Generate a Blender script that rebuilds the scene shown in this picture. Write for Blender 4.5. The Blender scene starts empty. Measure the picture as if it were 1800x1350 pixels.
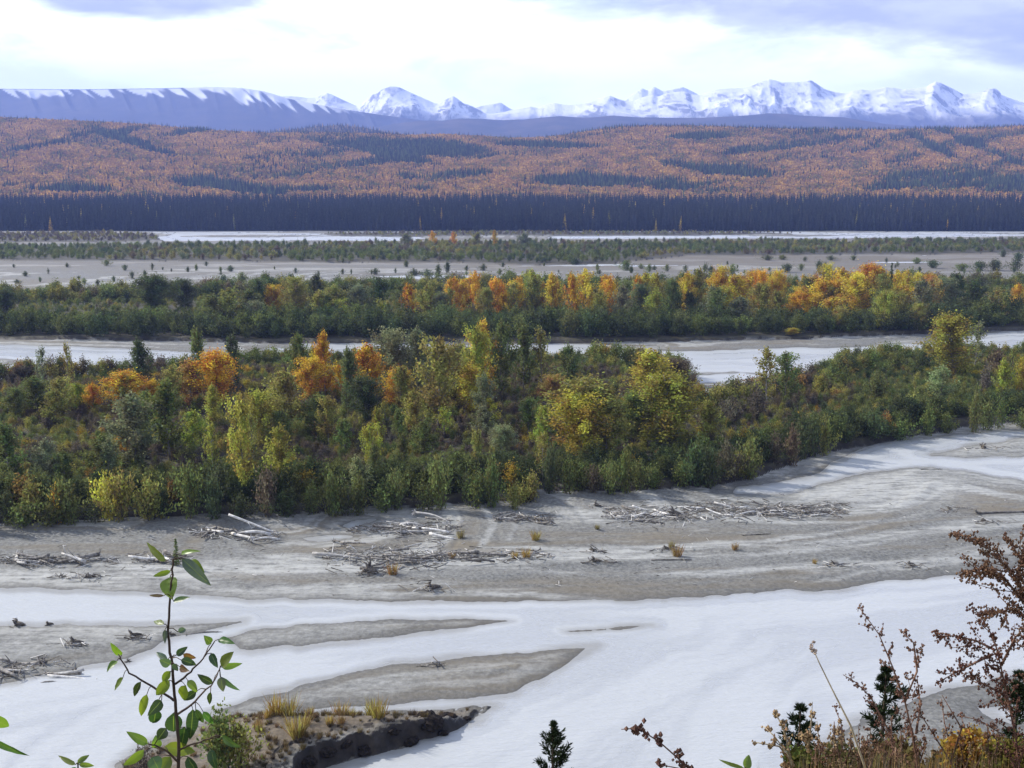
import bpy, math, random
import numpy as np
from mathutils import Vector, Matrix

rng = np.random.default_rng(7)
random.seed(7)
C = bpy.context.scene.collection
SC = bpy.context.scene
PI = math.pi

# ------------------------------------------------------------------ camera geometry
H = 45.0                       # eye height above the river
F = 1930.0                     # focal length in pixels of the 1800 px wide photograph
HZ = 340.0                     # horizon row
PITCH = math.atan((675 - HZ) / F)
cp, sp = math.cos(PITCH), math.sin(PITCH)

def ray(px, py):
    a = np.asarray(px, float) - 900.0
    b = 675.0 - np.asarray(py, float)
    return a, F * cp + b * sp, -F * sp + b * cp

def at(px, py, z=0.0):         # point of the valley floor seen at a pixel
    x, y, w = ray(px, py)
    t = (z - H) / w
    return x * t, y * t

def at_y(px, py, Y):           # point at distance Y seen at a pixel
    x, y, w = ray(px, py)
    t = Y / y
    return x * t, H + w * t

def to_px(x, y, z=0.0):
    d = y * cp - (z - H) * sp
    v = y * sp + (z - H) * cp
    d = np.maximum(d, 1e-3)
    return 900 + F * x / d, 675 - F * v / d

# ------------------------------------------------------------------ noise
_T = rng.random((16, 256, 256))
def vnoise(x, y, s=0):
    x = np.asarray(x, float); y = np.asarray(y, float)
    xi = np.floor(x).astype(int); yi = np.floor(y).astype(int)
    fx = x - xi; fy = y - yi
    fx = fx * fx * (3 - 2 * fx); fy = fy * fy * (3 - 2 * fy)
    T = _T[s % 16]
    a = T[xi & 255, yi & 255]; b = T[(xi + 1) & 255, yi & 255]
    c = T[xi & 255, (yi + 1) & 255]; d = T[(xi + 1) & 255, (yi + 1) & 255]
    return (a * (1 - fx) + b * fx) * (1 - fy) + (c * (1 - fx) + d * fx) * fy
def fbm(x, y, s=0, o=4, g=0.5):
    r = 0; a = 1; t = 0
    for k in range(o):
        r = r + a * vnoise(np.asarray(x) * 2 ** k + 17.3 * k, np.asarray(y) * 2 ** k + 9.1 * k, s + k); t += a; a *= g
    return r / t
def ridged(x, y, s=0, o=5):
    r = 0; a = 1; t = 0
    for k in range(o):
        n = 1 - np.abs(2 * vnoise(np.asarray(x) * 2 ** k + 5.3 * k, np.asarray(y) * 2 ** k + 3.7 * k, s + k) - 1)
        r = r + a * n * n; t += a; a *= 0.5
    return r / t
def sstep(a, b, x):
    t = np.clip((np.asarray(x, float) - a) / (b - a), 0, 1)
    return t * t * (3 - 2 * t)

# ------------------------------------------------------------------ mesh helpers
def tag(o, label=None, cat=None, group=None, kind=None):
    if label: o['label'] = label
    if cat: o['category'] = cat
    if group: o['group'] = group
    if kind: o['kind'] = kind
    return o
def link(o, parent=None):
    C.objects.link(o)
    if parent is not None: o.parent = parent
    return o
def empty(name, loc=(0, 0, 0), rz=0.0):
    o = bpy.data.objects.new(name, None); o.location = loc; o.rotation_euler = (0, 0, rz)
    o.empty_display_size = 0.2
    return link(o)
def np_mesh(name, V, Fc, smooth=False):      # V (n,3); Fc (m,k) all the same size
    me = bpy.data.meshes.new(name)
    V = np.ascontiguousarray(V, np.float32); Fc = np.ascontiguousarray(Fc, np.int32)
    m, k = Fc.shape
    me.vertices.add(len(V)); me.vertices.foreach_set('co', V.ravel())
    me.loops.add(m * k); me.loops.foreach_set('vertex_index', Fc.ravel())
    me.polygons.add(m)
    me.polygons.foreach_set('loop_start', np.arange(0, m * k, k, dtype=np.int32))
    me.update(calc_edges=True)
    if smooth: me.polygons.foreach_set('use_smooth', np.ones(m, bool))
    return me
def fattr(me, name, vals, domain='FACE', typ='FLOAT'):
    a = me.attributes.new(name, typ, domain)
    v = np.ascontiguousarray(vals, np.int32 if typ == 'INT' else np.float32)
    a.data.foreach_set({'FLOAT': 'value', 'INT': 'value', 'FLOAT_VECTOR': 'vector', 'FLOAT_COLOR': 'color'}[typ], v.ravel())
def obj(name, me, mat, parent=None):
    o = bpy.data.objects.new(name, me)
    if mat and not me.materials: me.materials.append(mat)
    return link(o, parent)
class MB:                                      # quads and triangles gathered into one mesh
    def __init__(s): s.V = []; s.F = []
    def tube(s, pts, rad, n=6, cap=True):
        pts = [Vector(p) for p in pts]; base = len(s.V)
        up = Vector((0.13, 0.21, 1)).normalized()
        for i, p in enumerate(pts):
            d = (pts[min(i + 1, len(pts) - 1)] - pts[max(i - 1, 0)])
            d = d.normalized() if d.length > 1e-9 else Vector((0, 0, 1))
            ref = up if abs(d.dot(up)) < 0.95 else Vector((1, 0, 0))
            a = d.cross(ref).normalized(); b = d.cross(a)
            r = rad[i] if hasattr(rad, '__len__') else rad
            for k in range(n):
                t = 2 * PI * k / n
                s.V.append(p + a * (r * math.cos(t)) + b * (r * math.sin(t)))
        for i in range(len(pts) - 1):
            for k in range(n):
                s.F.append((base + i * n + k, base + i * n + (k + 1) % n, base + (i + 1) * n + (k + 1) % n, base + (i + 1) * n + k))
        if cap:
            s.F.append(tuple(base + k for k in range(n))[::-1]); e = base + (len(pts) - 1) * n
            s.F.append(tuple(e + k for k in range(n)))
    def blob(s, c, r, jit=0.25):
        b = len(s.V); c = Vector(c)
        for d in ((1, 0, 0), (-1, 0, 0), (0, 1, 0), (0, -1, 0), (0, 0, 1.2), (0, 0, -1.2)):
            s.V.append(c + Vector(d) * r * (1 + random.uniform(-jit, jit)) + Vector((random.uniform(-jit, jit), random.uniform(-jit, jit), random.uniform(-jit, jit))) * r * .5)
        for f in ((0, 2, 4), (2, 1, 4), (1, 3, 4), (3, 0, 4), (2, 0, 5), (1, 2, 5), (3, 1, 5), (0, 3, 5)):
            s.F.append(tuple(b + k for k in f))
    def card(s, c, d, l, w):                   # a pointed blade from c along d
        c = Vector(c); d = Vector(d).normalized()
        a = d.cross(Vector((random.gauss(0, 1), random.gauss(0, 1), random.gauss(0, 1))))
        a = a.normalized() if a.length > 1e-6 else Vector((1, 0, 0))
        b = len(s.V)
        s.V += [c, c + d * l * .45 + a * w * .5, c + d * l, c + d * l * .45 - a * w * .5]
        s.F.append((b, b + 1, b + 2, b + 3))
    def mesh(s, name, smooth=True):
        me = bpy.data.meshes.new(name); me.from_pydata([tuple(v) for v in s.V], [], s.F); me.update()
        if smooth: me.polygons.foreach_set('use_smooth', np.ones(len(me.polygons), bool))
        return me
    def build(s, name, mat, parent=None, smooth=True):
        return obj(name, s.mesh(name, smooth), mat, parent)
def cards(P, size, rg, D=None, asp=1.6):       # leaf clumps: kites at P, random orientation; D = preferred long axis
    n = len(P)
    a = rg.normal(size=(n, 3))
    if D is not None: a = a * 0.6 + D
    a /= np.linalg.norm(a, axis=1, keepdims=True) + 1e-9
    b = np.cross(a, rg.normal(size=(n, 3))); b /= np.linalg.norm(b, axis=1, keepdims=True) + 1e-9
    s = (np.asarray(size) * rg.uniform(0.6, 1.35, n))[:, None]
    V = np.stack([P - a * s * .5 * asp, P + b * s * .5, P + a * s * .5 * asp, P - b * s * .5], 1).reshape(-1, 3)
    return V, np.arange(4 * n).reshape(n, 4)

# ------------------------------------------------------------------ materials
class NT:
    def __init__(s, mat_or_world):
        mat_or_world.use_nodes = True
        s.t = mat_or_world.node_tree; s.t.nodes.clear()
    def n(s, kind, **kw):
        nd = s.t.nodes.new(kind)
        for k, v in kw.items():
            if k.startswith('i_'):
                key = k[2:]; key = int(key) if key.isdigit() else key
                s.set(nd, key, v)
            else: setattr(nd, k, v)
        return nd
    def set(s, nd, key, v):
        if isinstance(v, bpy.types.NodeSocket): s.t.links.new(v, nd.inputs[key])
        else: nd.inputs[key].default_value = v
    def math(s, op, a, b=0.0, c=None, clamp=False):
        nd = s.n('ShaderNodeMath', operation=op, use_clamp=clamp); s.set(nd, 0, a); s.set(nd, 1, b)
        if c is not None: s.set(nd, 2, c)
        return nd.outputs[0]
    def mix(s, f, a, b, blend='MIX'):
        nd = s.n('ShaderNodeMix', data_type='RGBA', blend_type=blend)
        s.set(nd, 0, f); s.set(nd, 6, a); s.set(nd, 7, b)
        return nd.outputs[2]
    def noise(s, vec, scale, detail=3, rough=.55, dist=0.0):
        nd = s.n('ShaderNodeTexNoise'); 
        if vec is not None: s.t.links.new(vec, nd.inputs['Vector'])
        nd.inputs['Scale'].default_value = scale; nd.inputs['Detail'].default_value = detail
        nd.inputs['Roughness'].default_value = rough; nd.inputs['Distortion'].default_value = dist
        return nd.outputs[0]
    def ramp(s, f, lo, hi, a=0.0, b=1.0):
        nd = s.n('ShaderNodeMapRange', interpolation_type='SMOOTHSTEP'); s.set(nd, 0, f)
        for k, v in zip((1, 2, 3, 4), (lo, hi, a, b)): s.set(nd, k, v)
        return nd.outputs[0]
    def scale(s, vec, sc, rot=0.0):
        nd = s.n('ShaderNodeMapping'); s.t.links.new(vec, nd.inputs[0]); nd.inputs['Scale'].default_value = sc
        nd.inputs['Rotation'].default_value = (0, 0, rot)
        return nd.outputs[0]
    def attr(s, name, typ='GEOMETRY'): return s.n('ShaderNodeAttribute', attribute_name=name, attribute_type=typ)
    def pos(s): return s.n('ShaderNodeNewGeometry').outputs['Position']
    def bump(s, h, strength, dist):
        nd = s.n('ShaderNodeBump'); s.t.links.new(h, nd.inputs['Height'])
        nd.inputs['Strength'].default_value = strength; nd.inputs['Distance'].default_value = dist
        return nd.outputs[0]
    def out(s, sh, vol=False):
        o = s.n('ShaderNodeOutputMaterial'); s.t.links.new(sh, o.inputs['Volume' if vol else 'Surface'])
def rgb(r, g, b): return (r, g, b, 1.0)
def principled(nt, col, rough=.8, spec=.3, normal=None):
    nd = nt.n('ShaderNodeBsdfPrincipled'); nt.set(nd, 'Base Color', col); nt.set(nd, 'Roughness', rough)
    nt.set(nd, 'Specular IOR Level', spec)
    if normal is not None: nt.set(nd, 'Normal', normal)
    return nd.outputs[0]

def leaf_mat(name, mode, trans=.32, spread=.9, hue=.05):
    m = bpy.data.materials.new(name); nt = NT(m)
    if mode == 'object': tint = nt.n('ShaderNodeObjectInfo').outputs['Color']
    elif mode == 'instance': tint = nt.attr('tint', 'INSTANCER').outputs['Color']
    else: tint = mode
    v = nt.attr('v').outputs['Fac']; c = nt.attr('c').outputs['Fac']
    val = nt.math('MULTIPLY', nt.math('MULTIPLY_ADD', v, spread, 1 - spread * .5), nt.math('MULTIPLY_ADD', c, .55, .72))
    hs = nt.n('ShaderNodeHueSaturation'); nt.set(hs, 'Color', tint)
    nt.set(hs, 'Hue', nt.math('MULTIPLY_ADD', c, hue, .5 - hue * .5)); nt.set(hs, 'Value', val)
    d = nt.n('ShaderNodeBsdfDiffuse'); nt.set(d, 0, hs.outputs[0])
    t = nt.n('ShaderNodeBsdfTranslucent'); nt.set(t, 0, hs.outputs[0])
    mx = nt.n('ShaderNodeMixShader'); nt.set(mx, 0, trans)
    nt.t.links.new(d.outputs[0], mx.inputs[1]); nt.t.links.new(t.outputs[0], mx.inputs[2])
    nt.out(mx.outputs[0]); return m
def bark_mat(name, c1, c2, scale=6.0):
    m = bpy.data.materials.new(name); nt = NT(m)
    tc = nt.n('ShaderNodeTexCoord').outputs['Object']
    f = nt.noise(nt.scale(tc, (1, 1, .25)), scale, 4)
    oi = nt.n('ShaderNodeObjectInfo').outputs['Random']
    col = nt.mix(nt.ramp(f, .35, .65), c1, c2)
    hs = nt.n('ShaderNodeHueSaturation'); nt.set(hs, 'Color', col); nt.set(hs, 'Value', nt.math('MULTIPLY_ADD', oi, .7, .65))
    nt.out(principled(nt, hs.outputs[0], .85, .2, nt.bump(f, .4, .02))); return m

M = {}
M['leaf'] = leaf_mat('leaf_foliage', 'object', .42, .8, .085)
M['leaf_i'] = leaf_mat('thicket_foliage', 'instance', .38, .85)
M['hill_i'] = leaf_mat('hillside_foliage', 'instance', .32, .45, .02)
M['spruce_i'] = leaf_mat('spruce_foliage', 'instance', .05, .8, .03)
M['bark'] = bark_mat('grey_bark', rgb(.16, .14, .12), rgb(.28, .26, .23))
M['stem'] = bark_mat('dark_willow_bark', rgb(.045, .038, .030), rgb(.11, .095, .075))
M['drift'] = bark_mat('weathered_driftwood', rgb(.12, .108, .095), rgb(.30, .28, .255), 9)
M['pale'] = bark_mat('bleached_driftwood', rgb(.40, .385, .36), rgb(.62, .60, .57), 9)
M['root'] = bark_mat('dark_rootwood', rgb(.075, .064, .053), rgb(.17, .15, .125), 9)

# ------------------------------------------------------------------ the lie of the river (outlines read off the photograph and laid on the valley floor)
def W(pts): 
    a = np.array(pts, float); x, y = at(a[:, 0], a[:, 1]); return np.stack([x, y], 1)
near_island = W([(-700, 690), (-300, 682), (0, 672), (200, 664), (330, 656), (520, 640), (800, 640), (1000, 642), (1120, 645), (1190, 652), (1222, 670),
                 (1208, 690), (1212, 716), (1236, 722), (1290, 708), (1340, 694), (1400, 676), (1455, 664), (1466, 650), (1520, 640), (1620, 634), (1800, 628), (2300, 615),
                 (2700, 612), (2700, 700), (2300, 715), (1800, 742), (1700, 752), (1560, 776), (1450, 797), (1380, 822), (1320, 842), (1250, 857), (1100, 869), (1000, 868), (940, 868),
                 (938, 884), (925, 891), (830, 889), (740, 896), (650, 893), (560, 905), (400, 911), (200, 916), (0, 926), (-300, 932), (-700, 938)])
second_island = W([(-700, 531), (0, 529), (250, 526), (420, 518), (600, 515), (900, 514), (1300, 512), (1800, 506), (2500, 500), (2500, 570), (1800, 580), (1600, 591),
                   (1450, 597), (1250, 602), (1000, 604), (700, 602), (450, 604), (200, 601), (0, 599), (-700, 597)])
far_island = W([(-900, 437), (0, 436), (300, 434), (560, 433), (760, 430), (950, 429), (1200, 428), (1500, 427), (1800, 425), (2700, 424), (2700, 445), (1800, 446), (1500, 450), (1200, 452),
                (1080, 464), (950, 466), (800, 464), (600, 463), (300, 461), (0, 460), (-900, 460)])
back_island = W([(-900, 413), (0, 412), (200, 411), (275, 415), (285, 423), (200, 427), (0, 428), (-900, 428)])
bar_scrub = W([(560, 412), (760, 410), (960, 409.5), (1250, 410), (1430, 411.5), (1250, 414), (960, 415), (740, 417), (600, 415)])
ISL = [near_island, second_island, far_island, back_island, bar_scrub]
WATERS = [
    W([(-900, 407), (0, 406.5), (250, 407), (280, 412), (290, 424), (420, 424), (560, 423), (700, 423), (750, 424), (850, 421), (960, 420), (1080, 420), (1300, 419), (1500, 419), (1800, 415), (2700, 414),
       (2700, 402), (1800, 402), (1400, 404), (1000, 406), (600, 407), (300, 406), (0, 405.5), (-900, 405)]),
    W([(640, 486), (760, 484), (900, 486), (900, 489), (740, 490)]), W([(880, 462.5), (960, 461.5), (1100, 465), (1040, 468.5), (920, 467)]),
    W([(1600, 447), (1650, 444.5), (1720, 444), (1660, 447), (1625, 450)]), W([(1080, 467), (1200, 466), (1220, 467.2), (1100, 468.4)]), W([(1500, 461.2), (1600, 460), (1660, 461.6), (1560, 462.4)]), W([(500, 460), (640, 459), (700, 461), (560, 463)]),
    W([(-700, 606), (0, 607), (150, 610), (300, 617), (420, 622), (560, 627), (640, 634), (640, 645), (520, 652), (330, 664), (200, 668), (0, 676), (-700, 690)]),
    W([(420, 601), (600, 602), (820, 606), (960, 603), (1100, 608), (1150, 609), (1010, 611), (1200, 618), (1400, 612), (1520, 608), (1600, 602), (1650, 598), (1700, 588), (1800, 580), (2500, 568), (2500, 640), (1800, 634), (1620, 638), (1520, 644),
       (1466, 652), (1380, 656), (1290, 653), (1215, 656), (1120, 646), (900, 642), (640, 642), (470, 616)]),
    W([(1225, 660), (1300, 656), (1350, 662), (1260, 672), (1225, 674)]),
    # upper right channel of the gravel bar
    W([(2600, 735), (2100, 742), (1800, 754), (1700, 762), (1600, 772), (1530, 782), (1490, 794), (1452, 812), (1430, 830), (1400, 846), (1300, 858), (1290, 866), (1370, 867), (1420, 860), (1480, 846), (1530, 830),
       (1580, 822), (1640, 823), (1720, 832), (1800, 846), (2100, 872), (2600, 880)]),
    # main channel with everything up to the foot of the bluff
    W([(-900, 1030), (-300, 1034), (0, 1037), (150, 1038), (300, 1044), (450, 1051), (700, 1056), (900, 1058), (1100, 1057), (1300, 1046), (1450, 1035), (1600, 1018), (1700, 1006), (1800, 994), (2100, 960), (2700, 900), (3400, 880),
       (3400, 1600), (900, 1700), (-1800, 1600), (-1800, 1040)]),
]
LANDS = [
    W([(-700, 612), (0, 598), (250, 599), (480, 602), (520, 610), (400, 614), (250, 612), (0, 607)]), W([(-400, 626), (0, 628), (60, 632), (50, 640), (0, 645), (-400, 655)]),
    W([(1050, 612), (1200, 607), (1400, 603), (1600, 598), (1660, 602), (1500, 608), (1350, 613), (1200, 617), (1100, 617)]),
    W([(1640, 800), (1720, 782), (1800, 770), (2100, 755), (2100, 790), (1800, 802), (1700, 804)]),
    W([(-900, 1098), (0, 1097), (120, 1096), (260, 1100), (340, 1097), (418, 1094), (350, 1112), (295, 1122), (268, 1142), (225, 1158), (150, 1172), (60, 1194), (0, 1207), (-300, 1240), (-900, 1300)]),
    W([(896, 1091), (800, 1088), (700, 1090), (560, 1096), (470, 1106), (400, 1122), (425, 1139), (520, 1134), (610, 1126), (720, 1114), (810, 1104)]),
    W([(990, 1108), (1030, 1104), (1120, 1100), (1141, 1098), (1100, 1106), (1040, 1113), (1000, 1113)]),
    W([(1046, 1134), (950, 1143), (800, 1158), (700, 1169), (600, 1186), (500, 1216), (380, 1250), (420, 1262), (540, 1247), (640, 1240), (800, 1229), (900, 1218), (960, 1191), (1002, 1166)]),
    W([(1380, 1480), (1430, 1330), (1455, 1304), (1520, 1266), (1600, 1238), (1650, 1218), (1800, 1184), (2200, 1100), (3200, 950), (3200, 1500)]),
]
cut_bar = W([(190, 1460), (200, 1345), (290, 1290), (400, 1252), (540, 1257), (700, 1251), (862, 1242), (832, 1265), (784, 1287), (700, 1313), (600, 1339), (530, 1362), (480, 1460)])
LANDS.append(cut_bar)
LANDS += [W([(738, 426), (742, 412), (800, 409), (900, 408.5), (955, 411), (965, 424)]), W([(310, 416), (380, 413), (470, 412.5), (590, 415), (450, 417.5)]), W([(430, 409), (560, 407), (720, 409), (600, 411)]), W([(1000, 410), (1150, 407.5), (1340, 408.5), (1240, 412), (1080, 412.5)]),
          W([(1380, 406.5), (1500, 406), (1600, 407.5), (1480, 409)]), W([(1250, 413.5), (1400, 412.4), (1520, 414), (1380, 416)]), W([(1640, 410), (1760, 408.6), (1900, 409), (1780, 412)]), W([(60, 408), (200, 406.6), (280, 408), (286, 414), (100, 412)])]
POOLS = [W([(1720, 1243), (1780, 1235), (1800, 1255), (1790, 1275), (1740, 1266)]), W([(500, 947), (600, 940), (640, 943), (560, 952)]), W([(600, 924), (622, 914), (680, 910), (640, 922), (615, 932)])]

def sdf(P, X, Y, pad=60.0):                    # negative inside, metres
    out = np.full(X.shape, pad)
    x0, y0 = P.min(0) - pad; x1, y1 = P.max(0) + pad
    m = (X > x0) & (X < x1) & (Y > y0) & (Y < y1)
    idx = np.nonzero(m)[0]
    for s in range(0, len(idx), 60000):
        i = idx[s:s + 60000]; x = X[i]; y = Y[i]
        d2 = np.full(len(i), pad * pad); ins = np.zeros(len(i), bool)
        for k in range(len(P)):
            ax, ay = P[k - 1]; bx, by = P[k]
            ex, ey = bx - ax, by - ay
            t = np.clip(((x - ax) * ex + (y - ay) * ey) / (ex * ex + ey * ey + 1e-9), 0, 1)
            d2 = np.minimum(d2, (x - ax - t * ex) ** 2 + (y - ay - t * ey) ** 2)
            c = (ay > y) != (by > y)
            if c.any(): ins ^= c & (x < ex * (y - ay) / (ey if abs(ey) > 1e-9 else 1e-9) + ax)
        d = np.sqrt(d2); out[i] = np.where(ins, -d, d)
    return out

def field(X, Y):
    X = np.asarray(X, float).ravel(); Y = np.asarray(Y, float).ravel()
    S = np.full(X.shape, 40.0)
    for P in WATERS: S = np.minimum(S, sdf(P, X, Y))
    for P in LANDS: S = np.maximum(S, -sdf(P, X, Y))
    for P in POOLS: S = np.minimum(S, sdf(P, X, Y))
    K = -sdf(cut_bar, X, Y, 20.0)
    isl = [-sdf(P, X, Y) for P in ISL]
    I = np.maximum.reduce(isl)
    k = np.clip(Y / 150, .6, 4)
    wob = (fbm(X / (9 * k), Y / (6 * k), 1, 4) - .5) * 3.0 * k
    wob = wob + (fbm(X / (2.2 * k), Y / (1.4 * k), 13, 4) - .5) * 1.5 * k
    wob = wob + (fbm(X / 75, Y / 34, 14, 4) - .46) * 40 * sstep(800, 1000, Y)
    S = np.maximum(S + wob * np.where(S < np.where(Y > 850, 30, 6 * k), 1, .3), I + wob * .3)
    px, py = to_px(X, Y)
    h = np.where(S > 0, .62 * (1 - np.exp(-S / 7)), np.maximum(S * .22, -.7))
    relief = (fbm(X / 11, np.minimum(S, 60) / 2.5 + Y / 9, 3, 4) - .5) * .5 * sstep(.5, 6, S)
    h = h + np.where(S > 0, np.maximum(relief, -h * .6), 0)
    Iw = I + (fbm(X / 4, Y / 4, 5, 3) - .5) * 1.6 * k
    veg = sstep(-.3, .9, Iw)
    h = h + veg * (.7 + .5 * fbm(X / 15, Y / 15, 6, 3))
    Kw = K + (fbm(X / 1.6, Y / 1.6, 8, 4) - .5) * 1.5
    h = h + np.where(K > -2, sstep(-.1, .7, Kw) * (.1 + 1.5 * sstep(1256, 1300, py) * sstep(330, 500, px)), 0)
    h = np.where((K > -2) & (K < 2.2), h + (fbm(X / .7, Y / .7, 9, 3) - .5) * .55 * sstep(330, 480, px) * sstep(-.1, .6, Kw), h)
    # foot slope of the far forest, then the bluff under the camera
    h = h + 17 * sstep(1330, 1900, Y) + np.maximum(Y - 1338, 0) * .002
    D = 1.62 + np.where(Y < 1, 0, (Y - 1) * .617) + (fbm(X / 1.7, Y / 1.7, 4, 3) - .5) * .3 * sstep(.5, 4, np.abs(Y) + np.abs(X))
    b = H - D
    h = np.maximum(h, b)
    bl = sstep(0, .5, b - (h - 1e-4) + .5)
    return dict(S=S, I=I, veg=veg, h=h, px=px, py=py, K=K, isl=isl, bluff=(b > -1.0) & (Y < 80))
def gz(x, y): return float(field([x], [y])['h'][0])

# ------------------------------------------------------------------ ground sheet
rows = np.concatenate([np.linspace(-60, -2, 12), np.linspace(-1, 8, 28), np.linspace(9, 68, 40), at(900, np.arange(1545, 700, -2.2))[1], at(900, np.arange(700, 396, -1.0))[1][:]])
rows = np.unique(np.round(rows, 3)); rows = rows[rows < 1420]; rows = np.concatenate([rows, np.linspace(1440, 2600, 30)])
cols = np.concatenate([np.linspace(-1400, -120, 60), np.arange(-100, 1901, 2.6), np.linspace(1920, 3200, 60)])
wd = np.maximum(rows * cp + H * sp, 22)
GX = (cols[None, :] - 900) / F * wd[:, None]; GY = np.repeat(rows[:, None], len(cols), 1)
f = field(GX, GY)
nr, nc = GX.shape
V = np.stack([GX.ravel(), GY.ravel(), f['h']], 1)
ij = (np.arange(nr - 1)[:, None] * nc + np.arange(nc - 1)[None, :]).ravel()
me = np_mesh('ground', V, np.stack([ij, ij + 1, ij + nc + 1, ij + nc], 1), True)
S, px, py, x_, y_ = f['S'], f['px'], f['py'], V[:, 0], V[:, 1]
warp = fbm(x_ / 30, y_ / 22, 2, 3) * 6
streak = fbm(x_ / 34 + warp * .15, np.minimum(S, 45) / 3.2 + warp * .5 + y_ / 40, 7, 4)
silt = sstep(.54, .68, streak) * np.where(py > 1062, .45, .8)
def spot(cx, cy, rx, ry): return np.exp(-(((px - cx) / rx) ** 2 + ((py - cy) / ry) ** 2))
silt = np.clip(silt + spot(1580, 860, 120, 32) + spot(1080, 915, 130, 14) + spot(520, 1000, 260, 12) * .9 + spot(1000, 985, 220, 9) * .8 + spot(150, 1110, 160, 20) * .8 + spot(1500, 870, 70, 14) + spot(120, 1020, 260, 14) * .8
               + spot(1380, 865, 90, 12) * .8, 0, 1)
dry = np.clip(sstep(.45, .66, fbm(x_ / 26, np.minimum(S, 45) / 5 + y_ / 26, 11, 3)) * .8 + spot(1180, 950, 260, 22) * .9 + spot(800, 965, 260, 16) * .6 + spot(1760, 880, 70, 22) * .9 + spot(600, 1290, 260, 40) * 1.3 - silt * .6, 0, 1)
far_flat = sstep(500, 760, y_) * sstep(1250, 1000, y_)
flatn = fbm(x_ / 60, y_ / 16, 9, 4)
silt = np.where(far_flat > .5, sstep(.56, .66, flatn) * .9, silt)
dry = np.maximum(dry * (1 - far_flat), far_flat * np.clip(.45 + sstep(500, 1150, px) * .55 + (flatn - .5) * 2.2, 0, 1))
wet = np.exp(-np.maximum(S, 0) / 1.1)
fattr(me, 'g1', np.stack([f['veg'], silt, wet, f['bluff'].astype(float)], 1), 'POINT', 'FLOAT_COLOR')
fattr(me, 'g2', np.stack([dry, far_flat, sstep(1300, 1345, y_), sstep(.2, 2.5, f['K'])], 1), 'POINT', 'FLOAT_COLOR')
m = bpy.data.materials.new('river_gravel'); nt = NT(m)
a1 = nt.attr('g1'); s1 = nt.n('ShaderNodeSeparateColor'); nt.set(s1, 0, a1.outputs['Color'])
a2 = nt.attr('g2'); s2 = nt.n('ShaderNodeSeparateColor'); nt.set(s2, 0, a2.outputs['Color'])
P_ = nt.pos()
fine = nt.noise(P_, 2.2, 5, .7); mid = nt.noise(nt.scale(P_, (.05, .4, 1)), 1.0, 4, .6, .6); peb = nt.noise(P_, .6, 4, .7)
col = nt.mix(nt.ramp(fine, .3, .72), rgb(.106, .107, .103), rgb(.210, .210, .203))
col = nt.mix(nt.math('MULTIPLY', s2.outputs[0], nt.ramp(mid, .3, .6)), col, rgb(.155, .135, .104))
sil = nt.math('MULTIPLY', s1.outputs[1], nt.ramp(nt.noise(nt.scale(P_, (.3, 1.2, 1)), 1.0, 4, .65), .25, .6))
col = nt.mix(sil, col, rgb(.37, .37, .355))
col = nt.mix(1.0, col, nt.mix(nt.ramp(nt.noise(P_, 1.1, 6, .75), .32, .68), rgb(.82, .82, .81), rgb(1.12, 1.12, 1.10)), 'MULTIPLY')
col = nt.mix(nt.ramp(mid, .60, .72, 0, .5), col, rgb(.075, .073, .069))
col = nt.mix(nt.math('MULTIPLY', nt.math('MULTIPLY', s2.outputs[1], s2.outputs[0]), .75), col, rgb(.122, .105, .080))
wetf = nt.math('MULTIPLY', s1.outputs[2], .7)
col = nt.mix(wetf, col, rgb(.072, .067, .057))
col = nt.mix(nt.math('MULTIPLY', a2.outputs['Alpha'], nt.ramp(peb, .25, .5, .5, .95)), col, nt.mix(nt.ramp(fine, .35, .65), rgb(.085, .066, .045), rgb(.155, .122, .085)))
nz = nt.n('ShaderNodeSeparateXYZ'); nt.set(nz, 0, nt.n('ShaderNodeNewGeometry').outputs['True Normal'])
steep = nt.ramp(nz.outputs[2], .965, .84)
soil = nt.mix(nt.ramp(peb, .35, .65), rgb(.012, .010, .009), rgb(.038, .030, .025))
col = nt.mix(steep, col, soil)
vegc = nt.mix(nt.ramp(peb, .35, .65), rgb(.03, .026, .018), rgb(.06, .055, .03))
col = nt.mix(s1.outputs[0], col, vegc)
blc = nt.mix(nt.ramp(nt.noise(P_, 5.0, 4), .35, .65), rgb(.06, .048, .03), rgb(.17, .14, .085))
col = nt.mix(a1.outputs['Alpha'], col, blc)
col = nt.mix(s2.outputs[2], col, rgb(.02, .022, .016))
rg_ = nt.mix(nt.math('MAXIMUM', nt.math('MULTIPLY', sil, .55), wetf), rgb(.9, .9, .9), rgb(.42, .42, .42))
nt.out(principled(nt, col, rg_, .35, nt.bump(fine, .5, .12)))
ground = tag(obj('ground', me, m), kind='structure')

# the wider valley floor under everything
m = bpy.data.materials.new('valley_floor'); nt = NT(m)
nt.out(principled(nt, nt.mix(nt.ramp(nt.noise(nt.pos(), .01, 4), .4, .6), rgb(.05, .045, .025), rgb(.10, .075, .04)), .95, .1))
b = MB(); b.V = [(-13000, -2500, -3), (13000, -2500, -3), (13000, 13500, -3), (-13000, 13500, -3)]; b.F = [(0, 1, 2, 3)]
tag(b.build('terrain', m, smooth=False), kind='structure')

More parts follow.
